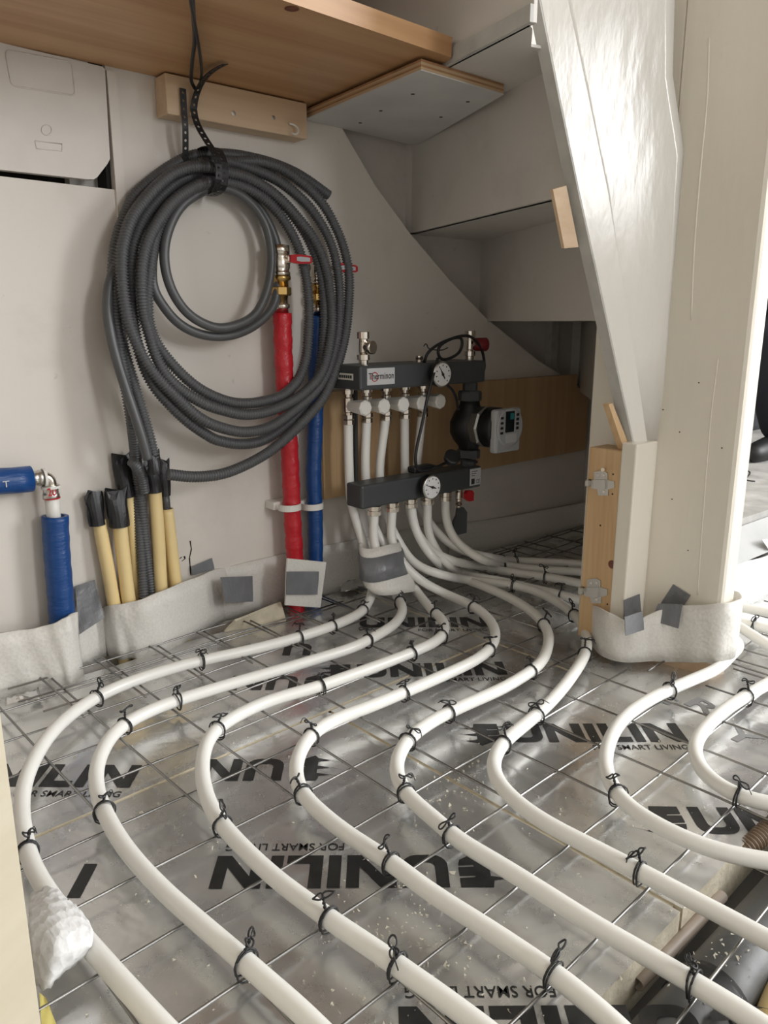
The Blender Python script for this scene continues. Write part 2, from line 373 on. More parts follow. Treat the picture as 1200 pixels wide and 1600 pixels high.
def ribbon(name, rows, m, parent=None, t=0.004, nz=4, ds=0.012, wob=0.0015):
    """standing strip: rows = (X, Y, z bottom, z top)"""
    R = catmull([(a, b, c) for a, b, c, d in rows], 8); Tt = catmull([(a, b, d) for a, b, c, d in rows], 8)
    n = len(R); d = np.gradient(R[:, :2], axis=0); d /= np.linalg.norm(d, axis=1)[:, None]+1e-9; nr = np.stack([d[:, 1], -d[:, 0]], 1)
    V = []
    for s in (0, 1):
        for i in range(n):
            for k in range(nz+1):
                z = R[i, 2]+(Tt[i, 2]-R[i, 2])*k/nz; o = (s*t)+wob*math.sin(i*0.7+k*1.3)
                V.append((R[i, 0]+nr[i, 0]*o, R[i, 1]+nr[i, 1]*o, z))
    N = n*(nz+1); Fl = []
    for i in range(n-1):
        for k in range(nz):
            a = i*(nz+1)+k; q = (a, a+1, a+nz+2, a+nz+1); Fl += [q, tuple(x+N for x in reversed(q))]
        for k in (0, nz): a = i*(nz+1)+k; b = a+nz+1; Fl.append((a, b, b+N, a+N))
    for i in (0, n-1):
        for k in range(nz): a = i*(nz+1)+k; Fl.append((a, a+1, a+1+N, a+N))
    o = mesh(name, V, Fl, m, parent, True)
    bm = bmesh.new(); bm.from_mesh(o.data); bmesh.ops.recalc_face_normals(bm, faces=bm.faces[:]); bm.to_mesh(o.data); bm.free()
    return fix(o)
def plate(name, pts, thick, nrm, m, parent=None):
    nrm = np.array(nrm, float); return prism(name, [np.array(p)+nrm*thick for p in pts], [np.array(p) for p in pts], m, parent)
def text_geo(txt, size, bold=0.0):
    cu = bpy.data.curves.new('t', 'FONT'); cu.body = txt; cu.size = size; cu.offset = bold; cu.resolution_u = 3
    ob = bpy.data.objects.new('t', cu); COL.objects.link(ob)
    dg = bpy.context.evaluated_depsgraph_get(); me = bpy.data.meshes.new_from_object(ob.evaluated_get(dg))
    V = np.array([tuple(v.co) for v in me.vertices]); Fl = [tuple(p.vertices) for p in me.polygons]
    bpy.data.objects.remove(ob); bpy.data.curves.remove(cu); bpy.data.meshes.remove(me)
    return V, Fl
def text_on(name, txt, org, ux, uy, width, height, m, parent=None, bold=0.0, lift=0.0004):
    V, Fl = text_geo(txt, 1.0, bold); lo, hi = V.min(0), V.max(0)
    org, ux, uy = (np.array(q, float) for q in (org, ux, uy)); nz = np.cross(ux, uy)
    P = [org+ux*((v[0]-lo[0])/(hi[0]-lo[0])*width)+uy*((v[1]-lo[1])/(hi[1]-lo[1])*height)+nz*lift for v in V]
    return fix(mesh(name, P, Fl, m, parent))

# ================================================================== SETTING
struct(box('floor', (-2.2, -2.2, -0.16), (4.6, 3.2, -0.075), 'subfloor'), 'dark screed subfloor under the insulation boards', 'floor')
# long plaster wall, cut along the slope of the stair
def wallpoly(name, pts, y0, y1, m):
    o = prism(name, [(x, y0, z) for x, z in pts], [(x, y1, z) for x, z in pts], m); return struct(o)
wallpoly('wall_back', [(0.556, -0.10), (1.955, -0.10), (1.955, 0.40), (1.84, 0.447), (1.70, 0.505), (1.494, 0.612), (1.36, 0.70), (1.23, 0.797), (1.13, 0.885), (1.042, 0.985), (0.93, 1.10), (0.80, 1.24), (0.80, 2.4), (0.556, 2.4)], YW, 1.40, 'wall')
wallpoly('wall_back_lower', [(-2.2, -0.10), (0.5558, -0.10), (0.5558, 0.819), (-2.2, 0.836)], YW-0.0006, 1.42, 'wall')
wallpoly('wall_back_upper', [(-2.2, 1.12), (0.556, 1.12), (0.556, 2.4), (-2.2, 2.4)], YW, 1.42, 'wall')
struct(box('wall_recess_shade', (-2.2, 1.425, 0.7), (0.60, 1.44, 1.3), 'dark'))  # shade of the recess put into this near-black back panel
struct(box('wall_recess_shade_side', (0.548, 1.362, 0.80), (0.5557, 1.425, 1.12), 'dark'))  # near-black lining, shade at the lid corner put into its colour
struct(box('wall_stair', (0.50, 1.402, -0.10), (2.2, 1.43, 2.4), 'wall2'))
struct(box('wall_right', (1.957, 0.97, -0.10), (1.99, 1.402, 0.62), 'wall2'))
struct(slab('wall_light_block', [(1.295, 0.80), (1.957, 0.985), (1.957, 1.01), (1.295, 0.825)], 0.075, 1.0, 'wall2'))  # added panel hidden behind the post, keeps window light from under the stairs
struct(box('wall_side', (-2.25, -2.2, -0.1), (-2.2, 1.45, 2.4), 'wall'))
struct(box('wall_far', (1.99, 3.1, -0.1), (4.6, 3.2, 2.4), 'greywall'))
struct(box('wall_window_side', (4.6, 0.6, -0.1), (4.65, 3.2, 2.4), 'greywall'))
struct(box('ceiling', (-2.25, -2.2, 2.4), (4.65, 3.2, 2.45), 'wall'))
# thin trim at the joint right of the meter lid
struct(box('trim_1', (0.556, YW-0.006, 0.45), (0.572, YW, 1.0), 'wall'))

# ------------------------------------------------------------------ floor insulation boards
O2 = np.array([0.662, 0.775]); A2 = math.radians(2.65); R2 = np.array([[math.cos(A2), -math.sin(A2)], [math.sin(A2), math.cos(A2)]])
def uv(u, v): return O2+R2@np.array([u, v])
G = 0.003
def insul(poly, label):
    o = slab('insulation_board', poly, -0.06, 0.0, 'foil')
    o.data.materials.append(MT['pir'])
    for p in o.data.polygons: p.material_index = 0 if p.normal.z > 0.5 else 1
    return tag(o, label, 'insulation board', 'foil insulation boards on the floor')
YT = 1.318
cA, cE, cC, cD = -1.55, 0.405, 0.13, -0.05
vB = -0.458
bA = insul([uv(cA, vB), uv(-G, vB), uv(-G, cC-G), uv(cA, cC-G)], 'foil-faced insulation board in the left foreground under the curving pipes')
bE = insul([uv(G, vB), uv(1.6, vB), uv(1.6, cD-G), uv(cE, cD-G), uv(cE-G, cD-G), uv(cE-G, cC-G), uv(G, cC-G)], 'foil-faced insulation board at right with the complete black logo')
pt = uv(cE-G, 0.0); du = R2@np.array([0, 1])
def at_y(u, Y): p = uv(u, 0); d = R2@np.array([0, 1.0]); return p+d*((Y-p[1])/d[1])
bC = insul([uv(cA, cC+G), uv(cE-G, cC+G), at_y(cE-G, YT+0.025), (0.93, YT+0.02), (0.86, YT-0.02), (0.60, YT-0.015), (0.47, YT-0.03), (-1.0, YT-0.02)], 'foil-faced insulation board along the long wall beside the red and blue pipes')
bD = insul([uv(cE+G, cD+G), uv(0.94, cD+G), (1.64, 0.80), (1.96, 1.0), (1.957, YT+0.03), at_y(cE+G, YT+0.025)], 'dim foil-faced insulation board under the stairs')
sf = tag(slab('seam_foam', [uv(-0.005, vB+0.01), uv(0.005, vB+0.01), uv(0.005, cC), uv(-0.005, cC)], -0.05, -0.002, 'pir'), 'beige foam seam between the foreground boards', 'seam')
tag(slab('seam_foam', [uv(cA, cC-0.005), uv(cE, cC-0.005), uv(cE, cC+0.005), uv(cA, cC+0.005)], -0.05, -0.002, 'pir'), 'beige foam seam running parallel to the long wall', 'seam')
tag(slab('seam_foam', [uv(cE-0.005, cD), uv(cE+0.005, cD), uv(cE+0.005, 0.54), uv(cE-0.005, 0.54)], -0.05, -0.002, 'pir'), 'beige foam seam left of the white post', 'seam')

# ------------------------------------------------------------------ printed lettering on the foil
def strokes():
    H = 0.053; w = 0.0145; L = []; x = 0.0
    def U(x):
        W_ = 0.052; out = [(x, H), (x, 0.018)]; r = 0.018
        out += [(x+r-r*math.cos(a), r-r*math.sin(a)) for a in np.linspace(0.2, math.pi/2, 5)]
        out += [(x+W_-r+r*math.sin(a), r-r*math.cos(a)) for a in np.linspace(0, math.pi/2, 6)]
        out += [(x+W_, H), (x+W_-w, H), (x+W_-w, 0.02)]; r2 = 0.0075
        out += [(x+W_-w-r2+r2*math.cos(a), 0.02-r2*math.sin(a)) for a in np.linspace(0.3, math.pi/2, 4)]
        out += [(x+w+r2-r2*math.sin(a), 0.02-r2*math.cos(a)) for a in np.linspace(0, math.pi/2-0.3, 4)]
        out += [(x+w, 0.02), (x+w, H)]; return [out]
    def N(x):
        W_ = 0.056; return [[(x, 0), (x, H), (x+w*1.15, H), (x+W_-w, 0.019), (x+W_-w, H), (x+W_, H), (x+W_, 0), (x+W_-w*1.15, 0), (x+w, H-0.019), (x+w, 0)]]
    def I(x): return [[(x, 0), (x, H), (x+w, H), (x+w, 0)]]
    def Lq(x): return [[(x, 0), (x, H), (x+w, H), (x+w, 0.0135), (x+0.041, 0.0135), (x+0.041, 0)]]
    per = []
    for fn, adv in ((U, 0.0585), (N, 0.0625), (I, 0.021), (Lq, 0.0455), (I, 0.021), (N, 0.056)):
        L += fn(x); x += adv
    return L, x
LET, LETW = strokes()
LOGO = [[(-0.012, 0.053), (-0.012, 0.0385), (-0.030, 0.0375), (-0.048, 0.036), (-0.082, 0.045), (-0.066, 0.040), (-0.050, 0.0425), (-0.048, 0.053)],
        [(-0.012, 0.035), (-0.012, 0.0215), (-0.032, 0.0205), (-0.049, 0.0185), (-0.083, 0.028), (-0.066, 0.0225), (-0.050, 0.0245), (-0.030, 0.0345)],
        [(-0.012, 0.018), (-0.014, 0.009), (-0.042, -0.008), (-0.047, -0.001), (-0.084, 0.011), (-0.066, 0.0045), (-0.051, 0.006), (-0.034, 0.0165)],
        [(-0.047, 0.053), (-0.030, 0.053), (-0.030, 0.003), (-0.047, 0.0)]]
SUBV, SUBF = text_geo('FOR SMART LIVING', 1.0, 0.004)
def fanpoly(acc, pts, tr):
    import mathutils
    tri = mathutils.geometry.tessellate_polygon([[Vector((p[0], p[1], 0)) for p in pts]])
    acc.add([tr(*p) for p in pts], [t if True else t for t in tri])
def unilin(anchor, deg, parent, logo=True, sub=True, k=1.0, n=6, first=0):
    a = math.radians(deg); ux = np.array([math.cos(a), math.sin(a)])*k; uy = np.array([-math.sin(a), math.cos(a)])*k
    def tr(x, y, z=0.0006): p = np.array(anchor)[:2]+ux*x+uy*y; return (p[0], p[1], z)
    acc = Acc()
    for s in LET[first:n]: fanpoly(acc, s, tr)
    o = acc.build('printed_lettering', 'ink', parent); o['label'] = 'black printed brand lettering'
    if logo:
        acc = Acc()
        for i, s in enumerate(LOGO): fanpoly(acc, s, (lambda x, y, i=i: tr(x, y, 0.0006+0.00005*i)))
        acc.build('printed_emblem', 'ink', parent)['label'] = 'black winged emblem'
    if sub:
        lo, hi = SUBV.min(0), SUBV.max(0)
        P = [tr(0.119+(v[0]-lo[0])/(hi[0]-lo[0])*0.139, -0.0215+(v[1]-lo[1])/(hi[1]-lo[1])*0.0125) for v in SUBV]
        fix(mesh('printed_tagline', P, SUBF, 'ink', parent))['label'] = 'small printed tagline'
DR = -40.0; ur = np.array([math.cos(math.radians(DR)), math.sin(math.radians(DR))])
unilin(F(797, 1160), DR, bE)
unilin(F(697, 1336), DR+180, bA)
unilin(F(1078, 1570), DR+180, bE)
unilin(F(446, 1186), DR+180, bA, sub=False, n=2)
unilin(F(467, 1056), DR+180, bC, sub=False, n=2)
unilin(F(205, 1226)[:2]-ur*LETW, DR-1.5, bA)
unilin(F(795, 1058)[:2]-ur*LETW, DR+2, bE)
unilin(F(1096, 1303), DR-2, bE)
unilin(F(692, 980)[:2]-ur*0.17, DR, bC, logo=False)
unilin(F(488, 1006), DR+180, bC, logo=False, sub=False, n=1)
unilin(F(104, 1403)[:2]-ur*0.121, DR, bA, logo=False, sub=False, n=3, first=2)
for ch, (x, y), s in (('R', (1068, 1100), 0.05), ('Y', (1120, 1145), 0.055), ('C', (1012, 1088), 0.04)):
    p = F(x, y); a = math.radians(-95); text_on('printed_letter', ch, (p[0], p[1], 0), (math.cos(a), math.sin(a), 0), (-math.sin(a), math.cos(a), 0), s, s*0.8, 'greyink', bE, 0.02, 0.0006)

# ------------------------------------------------------------------ raised concrete floor of the next room
rs = struct(slab('floor_next_room', [(1.60, 0.735), (4.6, 0.735), (4.6, 3.1), (1.99, 3.1), (1.99, 0.98)], -0.10, 0.182, 'concrete'), 'raised concrete floor of the next room', 'floor')
tag(prism('grey_plank', [(1.59, 0.733, 0.165), (3.2, 0.733, 0.165), (3.2, 0.70, 0.10), (1.57, 0.70, 0.10)], [(1.59, 0.726, 0.170), (3.2, 0.726, 0.170), (3.2, 0.692, 0.105), (1.57, 0.692, 0.105)], 'greyplank'), 'grey plank below the concrete step edge behind the post', 'plank')
tag(ribbon('foam_sheet', [(1.55, 0.74, 0.0, 0.115), (1.60, 0.70, 0.0, 0.105), (1.75, 0.688, 0.0, 0.10), (2.05, 0.685, 0.0, 0.10), (2.5, 0.685, 0.0, 0.10), (3.1, 0.685, 0.0, 0.10)], 'foamdense', t=0.005), 'bright white foam sheet covering the concrete step right of the post', 'foam')
tag(patch('paper_scrap', [W(1190, 843, 0.69), W(1235, 838, 0.69), W(1240, 868, 0.69), W(1200, 858, 0.69)], 'whiteplastic', wrinkle=0.0005), 'white paper scrap on the grey plank at the right edge', 'paper')
tag(lathe('bolt', F(1146, 777, 0.192), (0.95, 0.1, 0), [(0, 0.004), (0.03, 0.004), (0.031, 0.008), (0.037, 0.008), (0.038, 0.004)], 'chrome', None, 10), 'small shiny bolt lying on the concrete step', 'bolt')
tag(tube('loose_wire', smooth_path([F(1150, 741, 0.186), F(1165, 735, 0.186), F(1172, 739, 0.186), F(1165, 750, 0.186), F(1180, 752, 0.186)], 0.01, 0.02), 0.002, 'black', seg=6), 'thin black wire lying on the concrete floor', 'wire')
# dark covered crate behind the post
tag(box('storage_crate', (3.0, 1.36, 0.182), (3.6, 1.9, 0.44), 'charcoal', b=0.02), 'dark grey crate on the concrete floor in the next room', 'crate')

# ------------------------------------------------------------------ reinforcement mesh
msh = thing('steel_mesh', 'bright steel wire mesh laid over the foil floor', 'wire mesh', (0.6, 0.7, 0))
o0 = np.array([0.672, 0.644]); am = math.radians(2.65); e1 = np.array([math.cos(am), math.sin(am)]); e2 = np.array([-e1[1], e1[0]]); SP = 0.0979
POST = (1.13, 1.36, 0.54, 0.86)
def clip_line(p, d):
    """pieces of an endless floor line that lie on the boards and outside the post"""
    ts = np.arange(-3, 3, 0.004); keep = []
    for t in ts:
        q = p+d*t; ok = -0.25 < q[0] < 1.93 and 0.0 < q[1] < 1.30 and not (POST[0] < q[0] < POST[1] and POST[2] < q[1] < POST[3])
        if q[0] > 1.55 and q[1] > 0.66 and q[1] < 0.55+0.25*q[0]: ok = ok and q[0] < 1.5
        keep.append(ok)
    out = []; s = None
    for t, k in zip(ts, keep):
        if k and s is None: s = t
        if not k and s is not None:
            if t-s > 0.04: out.append((s, t))
            s = None
    return out
def wire(p, d, z, ends=None):
    for s, t in (ends or clip_line(p, d)):
        n = max(2, int((t-s)/0.12)); P = [(*(p+d*(s+(t-s)*i/n)), z+0.0012*math.sin(i*1.9+s*7)) for i in range(n+1)]
        V, Fl = tube_geo(P, 0.00175, 6); fix(mesh('wire', V, Fl, 'steel', msh, True))
for i in range(-9, 14): wire(o0+e2*SP*i, e1, MZ)
for i in range(-10, 16): wire(o0+e1*SP*i, e2, MZ+0.0035)
# the overlapping second sheet along the wall and short cut ends
for i, (a, b) in enumerate([(0.28, 0.90), (0.28, 0.95), (0.30, 0.62)]):
    y = 1.262-0.058*i; wire(np.array([0.0, y]), e1, MZ+0.006, [(a, b)])
for x in np.arange(0.34, 0.95, 0.098): wire(np.array([x, 1.12]), e2, MZ+0.008, [(-0.02, 0.17)])
for x in np.arange(1.30, 1.9, 0.14): wire(np.array([x, 1.0]), e2, MZ+0.008, [(0.0, 0.28)])
for y in (1.06, 1.17, 1.25): wire(np.array([1.2, y]), e1, MZ+0.011, [(0.05, 0.70)])
p = F(1016, 1057); wire(p[:2], e1, MZ+0.002, [(-0.01, 0.05)])
wire(F(1150, 1045)[:2], e2, MZ+0.006, [(-0.35, 0.02)]); wire(F(1150, 1055)[:2], e2, MZ+0.006, [(-0.30, 0.01)])

# ------------------------------------------------------------------ heating pipes
def pp(t, z=PZ): return W(t[0], t[1], t[2]) if len(t) == 3 else F(t[0], t[1], z)
PIPES = [
 ('white heating pipe nearest the wall, sweeping round to the far left', [(544, 652, 1.262), (545, 720, 1.262), (548, 780, 1.262), (557, 815, 1.255), (568, 850, 1.24), (578, 890, 1.225), (582, 920, 1.21), (572, 948), (550, 965), (500, 985), (440, 1003), (380, 1018), (320, 1031), (250, 1050), (190, 1071), (150, 1090), (110, 1117), (75, 1152), (48, 1198), (35, 1242), (36, 1292), (48, 1345), (75, 1394), (110, 1441), (160, 1500), (210, 1556), (250, 1600), (300, 1652)],
  [(571, 952), (526, 980), (471, 995), (317, 1035), (150, 1090), (48, 1325)]),
 ('second white heating pipe from the left, through the lettering', [(585, 795, 1.215), (584, 840, 1.21), (592, 875, 1.195), (610, 912, 1.18), (622, 935), (629, 950), (626, 963), (613, 978), (590, 992), (555, 1010), (520, 1022), (450, 1043), (380, 1063), (300, 1087), (250, 1104), (202, 1127), (172, 1153), (153, 1192), (151, 1230), (165, 1272), (197, 1326), (250, 1386), (310, 1440), (360, 1483), (420, 1536), (470, 1580), (500, 1610), (540, 1650)],
  [(627, 940), (578, 1000), (281, 1094), (193, 1133), (163, 1268), (383, 1503)]),
 ('third white heating pipe from the left, bending beside the emblem', [(573, 652, 1.262), (571, 740, 1.262), (580, 810, 1.25), (600, 850, 1.225), (628, 890, 1.195), (652, 925, 1.16), (674, 952), (690, 967), (695, 984), (681, 1002), (640, 1021), (590, 1040), (540, 1058), (490, 1075), (430, 1092), (380, 1113), (340, 1138), (321, 1167), (316, 1207), (325, 1250), (346, 1287), (390, 1335), (440, 1380), (490, 1417), (520, 1440), (580, 1480), (640, 1522), (700, 1565), (760, 1610), (800, 1642)],
  [(682, 957), (691, 993), (645, 1019), (505, 1070), (338, 1140), (345, 1285), (510, 1432), (622, 1510)]),
 ('fourth white heating pipe from the left, crossing the upside-down logo', [(613, 790, 1.215), (612, 845, 1.205), (628, 878, 1.185), (655, 905, 1.155), (690, 925), (735, 945), (762, 965), (774, 988), (768, 1010), (745, 1030), (700, 1052), (640, 1078), (580, 1103), (520, 1126), (485, 1150), (466, 1182), (463, 1216), (478, 1247), (520, 1286), (560, 1315), (610, 1347), (660, 1385), (700, 1412), (760, 1450), (820, 1490), (870, 1525), (920, 1565), (960, 1600), (1000, 1640)],
  [(738, 947), (765, 1014), (633, 1080), (487, 1148), (473, 1238), (612, 1350), (858, 1517)]),
 ('fifth white heating pipe from the left, with a broad curve mid-floor', [(642, 783, 1.215), (646, 815, 1.21), (656, 842, 1.195), (680, 875, 1.165), (710, 898), (760, 918), (800, 936), (835, 959), (855, 985), (856, 1010), (845, 1035), (820, 1055), (780, 1078), (730, 1100), (682, 1123), (641, 1152), (621, 1186), (622, 1216), (640, 1246), (680, 1281), (720, 1315), (780, 1351), (850, 1395), (920, 1440), (980, 1475), (1040, 1510), (1090, 1540), (1150, 1576), (1200, 1610), (1240, 1635)],
  [(850, 975), (830, 1048), (702, 1112), (637, 1158), (632, 1236), (705, 1302), (1085, 1537)]),
 ('sixth white heating pipe from the left, rising beside the post foot', [(603, 650, 1.262), (593, 740, 1.262), (602, 800, 1.25), (625, 850, 1.22), (650, 882, 1.185), (690, 898, 1.14), (730, 906), (775, 911), (810, 916), (845, 927), (880, 946), (902, 966), (914, 985), (917, 1003), (914, 1022), (900, 1047), (875, 1080), (845, 1111), (810, 1140), (785, 1162), (771, 1191), (778, 1221), (810, 1256), (860, 1290), (920, 1321), (980, 1352), (1040, 1383), (1090, 1410), (1140, 1436), (1200, 1469), (1260, 1500)],
  [(800, 916), (893, 960), (915, 1020), (838, 1116), (786, 1162), (1000, 1365)]),
 ('white heating pipe curling in front of the wrapped post', [(668, 780, 1.215), (669, 830, 1.205), (682, 860, 1.185), (700, 882, 1.15), (717, 894), (747, 902), (785, 908), (835, 920), (885, 931), (907, 938), 'w1.37,.80', 'w1.385,.68', (1152, 1002), (1142, 1024), (1118, 1046), (1087, 1060), (1050, 1076), (1010, 1096), (975, 1122), (953, 1156), (946, 1196), (958, 1231), (985, 1262), (1030, 1291), (1080, 1315), (1130, 1332), (1200, 1346), (1250, 1351)],
  [(877, 929), (1050, 1077), (965, 1240)]),
 ('rightmost white heating pipe loop right of the logo', [(632, 648, 1.262), (633, 740, 1.262), (640, 800, 1.245), (655, 838, 1.215), (677, 862, 1.185), (710, 877, 1.15), (760, 887), (800, 894), (835, 899), (875, 905), (910, 912), 'w1.46,.86', 'w1.47,.70', 'w1.40,.56', (1240, 1042), (1200, 1068), (1170, 1085), (1130, 1111), (1100, 1140), (1086, 1166), (1092, 1196), (1115, 1221), (1150, 1242), (1200, 1256), (1250, 1262)],
  [(852, 901), (1165, 1087), (1150, 1242)]),
 ('back white heating pipe disappearing behind the pine block', [(660, 642, 1.262), (651, 740, 1.262), (656, 790, 1.25), (675, 822, 1.225), (697, 845, 1.20), (725, 861, 1.17), (762, 870, 1.14), (800, 876), (850, 878), (912, 882), 'w1.56,.95', 'w1.575,.76', (1142, 946), (1170, 951), (1200, 957), (1260, 970)],
  [(805, 876)]),
 ('white heating pipe from the last lower outlet, running behind the pine block', [(696, 772, 1.215), (697, 812, 1.205), (710, 842, 1.18), (730, 860, 1.155), (755, 875, 1.12), (785, 882), (815, 887), (860, 891), (912, 894), 'w1.52,.90', 'w1.52,.72', (1142, 968), (1170, 975), (1200, 983), (1260, 996)],
  [(760, 876), (1178, 977)]),
]
ORD = ['first', 'second', 'third', 'fourth', 'fifth', 'sixth', 'seventh', 'eighth']
SHORT = ['pipe nearest the wall', 'second pipe from left', 'third pipe from left', 'fourth pipe from left', 'fifth pipe from left', 'sixth pipe from left', 'pipe curling before the post', 'rightmost pipe loop', 'backmost pipe under stairs', 'pipe from last lower outlet']
PATHS = []
for lab, pts, ties in PIPES:
    P = []
    for t in pts:
        if isinstance(t, str): a, b = t[1:].split(','); P.append(np.array([float(a), float(b), PZ]))
        else: P.append(pp(t))
    e_ = (P[-1]-P[-2])*np.array([1, 1, 0]); e_ /= np.linalg.norm(e_); P += [P[-1]+e_*0.15, P[-1]+e_*0.45]      # each loop runs on beyond the picture
    Q = smooth_path(P, 0.008, 0.035); PATHS.append(Q)
    tag(tube('heating_pipe', Q, 0.0098, 'pipe', seg=16), lab, 'pipe', 'white floor heating pipes')

# ------------------------------------------------------------------ black wire ties
def make_tie(Q, px):
    c = F(px[0], px[1], PZ); d = np.linalg.norm(Q[:, :2]-c[:2], axis=1)+np.where(Q[:, 2] > 0.06, 9, 0); i = int(np.argmin(d)); i = min(max(i, 2), len(Q)-3)
    c = Q[i]; t = Q[i+2]-Q[i-2]; t /= np.linalg.norm(t); n = np.array([-t[1], t[0], 0]); n /= np.linalg.norm(n)+1e-9; u = np.array([0, 0, 1.0])
    if n@(OC-c) < 0: n = -n
    acc = Acc(); r = 0.0011
    for k in range(2):
        off = t*(0.0035*k-0.001); tilt = random.uniform(-0.3, 0.3); rr = 0.0112+0.002*k*random.random()
        ring = [c+off+n*math.cos(a)*rr+u*(math.sin(a)*rr-(0.004 if math.sin(a) < -0.5 else 0))+t*tilt*0.008*math.sin(a) for a in np.linspace(0.6, 0.6+2*math.pi, 17)]
        acc.add(*tube_geo(ring, r, 5))
    side = random.choice([1, 0.6, 0.2, -0.4]); base = c+u*0.0105+n*0.003*side
    up = u*random.uniform(0.8, 1.0)+n*random.uniform(-0.5, 0.5)+t*random.uniform(-0.5, 0.5); up /= np.linalg.norm(up); h = random.uniform(0.008, 0.016)
    s1 = np.cross(up, t); s1 /= np.linalg.norm(s1); s2 = np.cross(up, s1)
    for ph in (0, math.pi):
        tw = [base+up*h*q+(s1*math.cos(q*11+ph)+s2*math.sin(q*11+ph))*0.0011 for q in np.linspace(0, 1, 9)]
        acc.add(*tube_geo(tw, r, 5))
    tip = base+up*h; ld = s1*random.uniform(-1, 1)+s2*random.uniform(-1, 1)+up*random.uniform(-0.3, 0.3); ld /= np.linalg.norm(ld); lw = np.cross(ld, up)+up*random.uniform(-0.4, 0.4)
    for k in range(2):
        L = random.uniform(0.006, 0.011); Wd = random.uniform(0.0025, 0.0045); sg = 1 if k == 0 else -0.8
        lp = [tip+ld*(L*sg*(1-math.cos(a)))*0.8+lw*Wd*math.sin(a)+up*0.0012*math.sin(2*a) for a in np.linspace(0, 2*math.pi, 14)]
        acc.add(*tube_geo(lp, r*0.95, 5))
    if random.random() < 0.6:
        e = [tip, tip+ld*0.010+up*0.004, tip+ld*0.018-up*0.006]; acc.add(*tube_geo(catmull(e, 4), r*0.6, 4))
    return acc.build('wire_tie', 'tie', None, True)
for k, (lab, pts, ties) in enumerate(PIPES):
    for j, px in enumerate(ties):
        which = ORD[j]+' from the manifold' if len(ties) > 1 else 'under the stairs'
        tag(make_tie(PATHS[k], px), f'twisted black wire tie on {SHORT[k]}, {which}', 'wire tie', 'wire ties on the heating pipes')

# ================================================================== STAIRCASE (winding round the post)
st = thing('staircase', 'white painted winding staircase seen from below', 'staircase', (1.3, 1.0, 0))
Z0, Z1, Z2, Z3 = 1.002, 0.802, 0.605, 0.41
def line_at(p, q, Y): t = (Y-p[1])/(q[1]-p[1]); return np.array([p[0]+(q[0]-p[0])*t, Y])
YB = 0.745; YF = 1.402
def meet(p, q):       # where a riser line reaches the back of the inner string
    g = (q[0]-p[0])/(q[1]-p[1]); c = p[0]-g*p[1]; Y = (0.715+0.5*(1.235-c)+0.016)/(1+0.5*g); return np.array([c+g*Y, Y])
r0 = [line_at((0.972, 0.984), (0.929, 0.783), y) for y in (YB, YF)]; r0[0] = line_at((0.972, 0.984), (0.929, 0.783), 0.768)
r1 = [line_at((1.265, 1.39), (1.10, 0.854), y) for y in (YB, YF)]; r1[0] = meet((1.265, 1.39), (1.10, 0.854))
r2 = [line_at((1.527, 1.412), (1.338, 1.028), y) for y in (YB, YF)]; r2[0] = meet((1.527, 1.412), (1.338, 1.028))
r3 = [line_at((1.902, 1.35), (1.466, 0.962), y) for y in (YB, 1.30)]
r3[1] = np.array([1.958, 1.402])
def riser(a, b, z0, z1, t=0.018):
    d = (b-a)/np.linalg.norm(b-a); n = np.array([d[1], -d[0]])*t
    slab('riser', [a, b, b+n, a+n], z0, z1, 'stair', st)
def tread(p, q, z, t=0.03):
    e = np.array([0.009, 0]); g = np.array([0.008, 0])
    slab('tread', [p[0]+e, p[1]+e, q[1]+g, q[0]+g], z, z+t, 'stair', st)
riser(r0[0], r0[1], Z0, 1.20, 0.006); riser(r1[0], r1[1], Z1, Z0); riser(r2[0], r2[1], Z2, Z1); riser(r3[0], r3[1], Z3, Z2)
ta = [np.array([0.60, 1.05]), np.array([0.60, YF])]
r0t = [line_at((0.972, 0.984), (0.929, 0.783), 0.845), r0[1]]
tread(ta, r0, 1.20); slab('tread', [line_at((0.972, 0.984), (0.929, 0.783), 0.778)+np.array([0.002, 0]), r0[1]+np.array([0.002, 0]), r1[1]+np.array([0.008, 0]), r1[0]+np.array([0.008, 0]), np.array([1.0, 0.832]), np.array([0.957, 0.795]), np.array([0.945, 0.785])], Z0, Z0+0.004, 'stair', st); tread(r1, r2, Z1); tread(r2, r3, Z2)
tread(r3, [np.array([1.50, 0.745]), np.array([1.99, 1.0])], Z3)
# narrow fillet strip below the upper riser
d = (r0[1]-r0[0])/np.linalg.norm(r0[1]-r0[0]); n = np.array([-d[1], d[0]])*0.006
slab('fillet_strip', [r0[0], r0[1], r0[1]+n, r0[0]+n], Z0-0.0005, Z0+0.022, 'greyedge', st)
# wall string end pieces seen between the wall slope and the risers
box('side_batten', (1.262, 1.375, Z1), (1.275, 1.402, Z0), 'stair', st)
box('side_batten', (1.54, 1.372, Z2), (1.556, 1.402, Z1), 'stair', st)
box('side_batten', (1.80, 1.380, 0.43), (1.83, 1.402, Z2), 'greyedge', st)
box('side_batten', (1.925, 1.335, 0.42), (1.957, 1.402, Z2), 'stair', st)

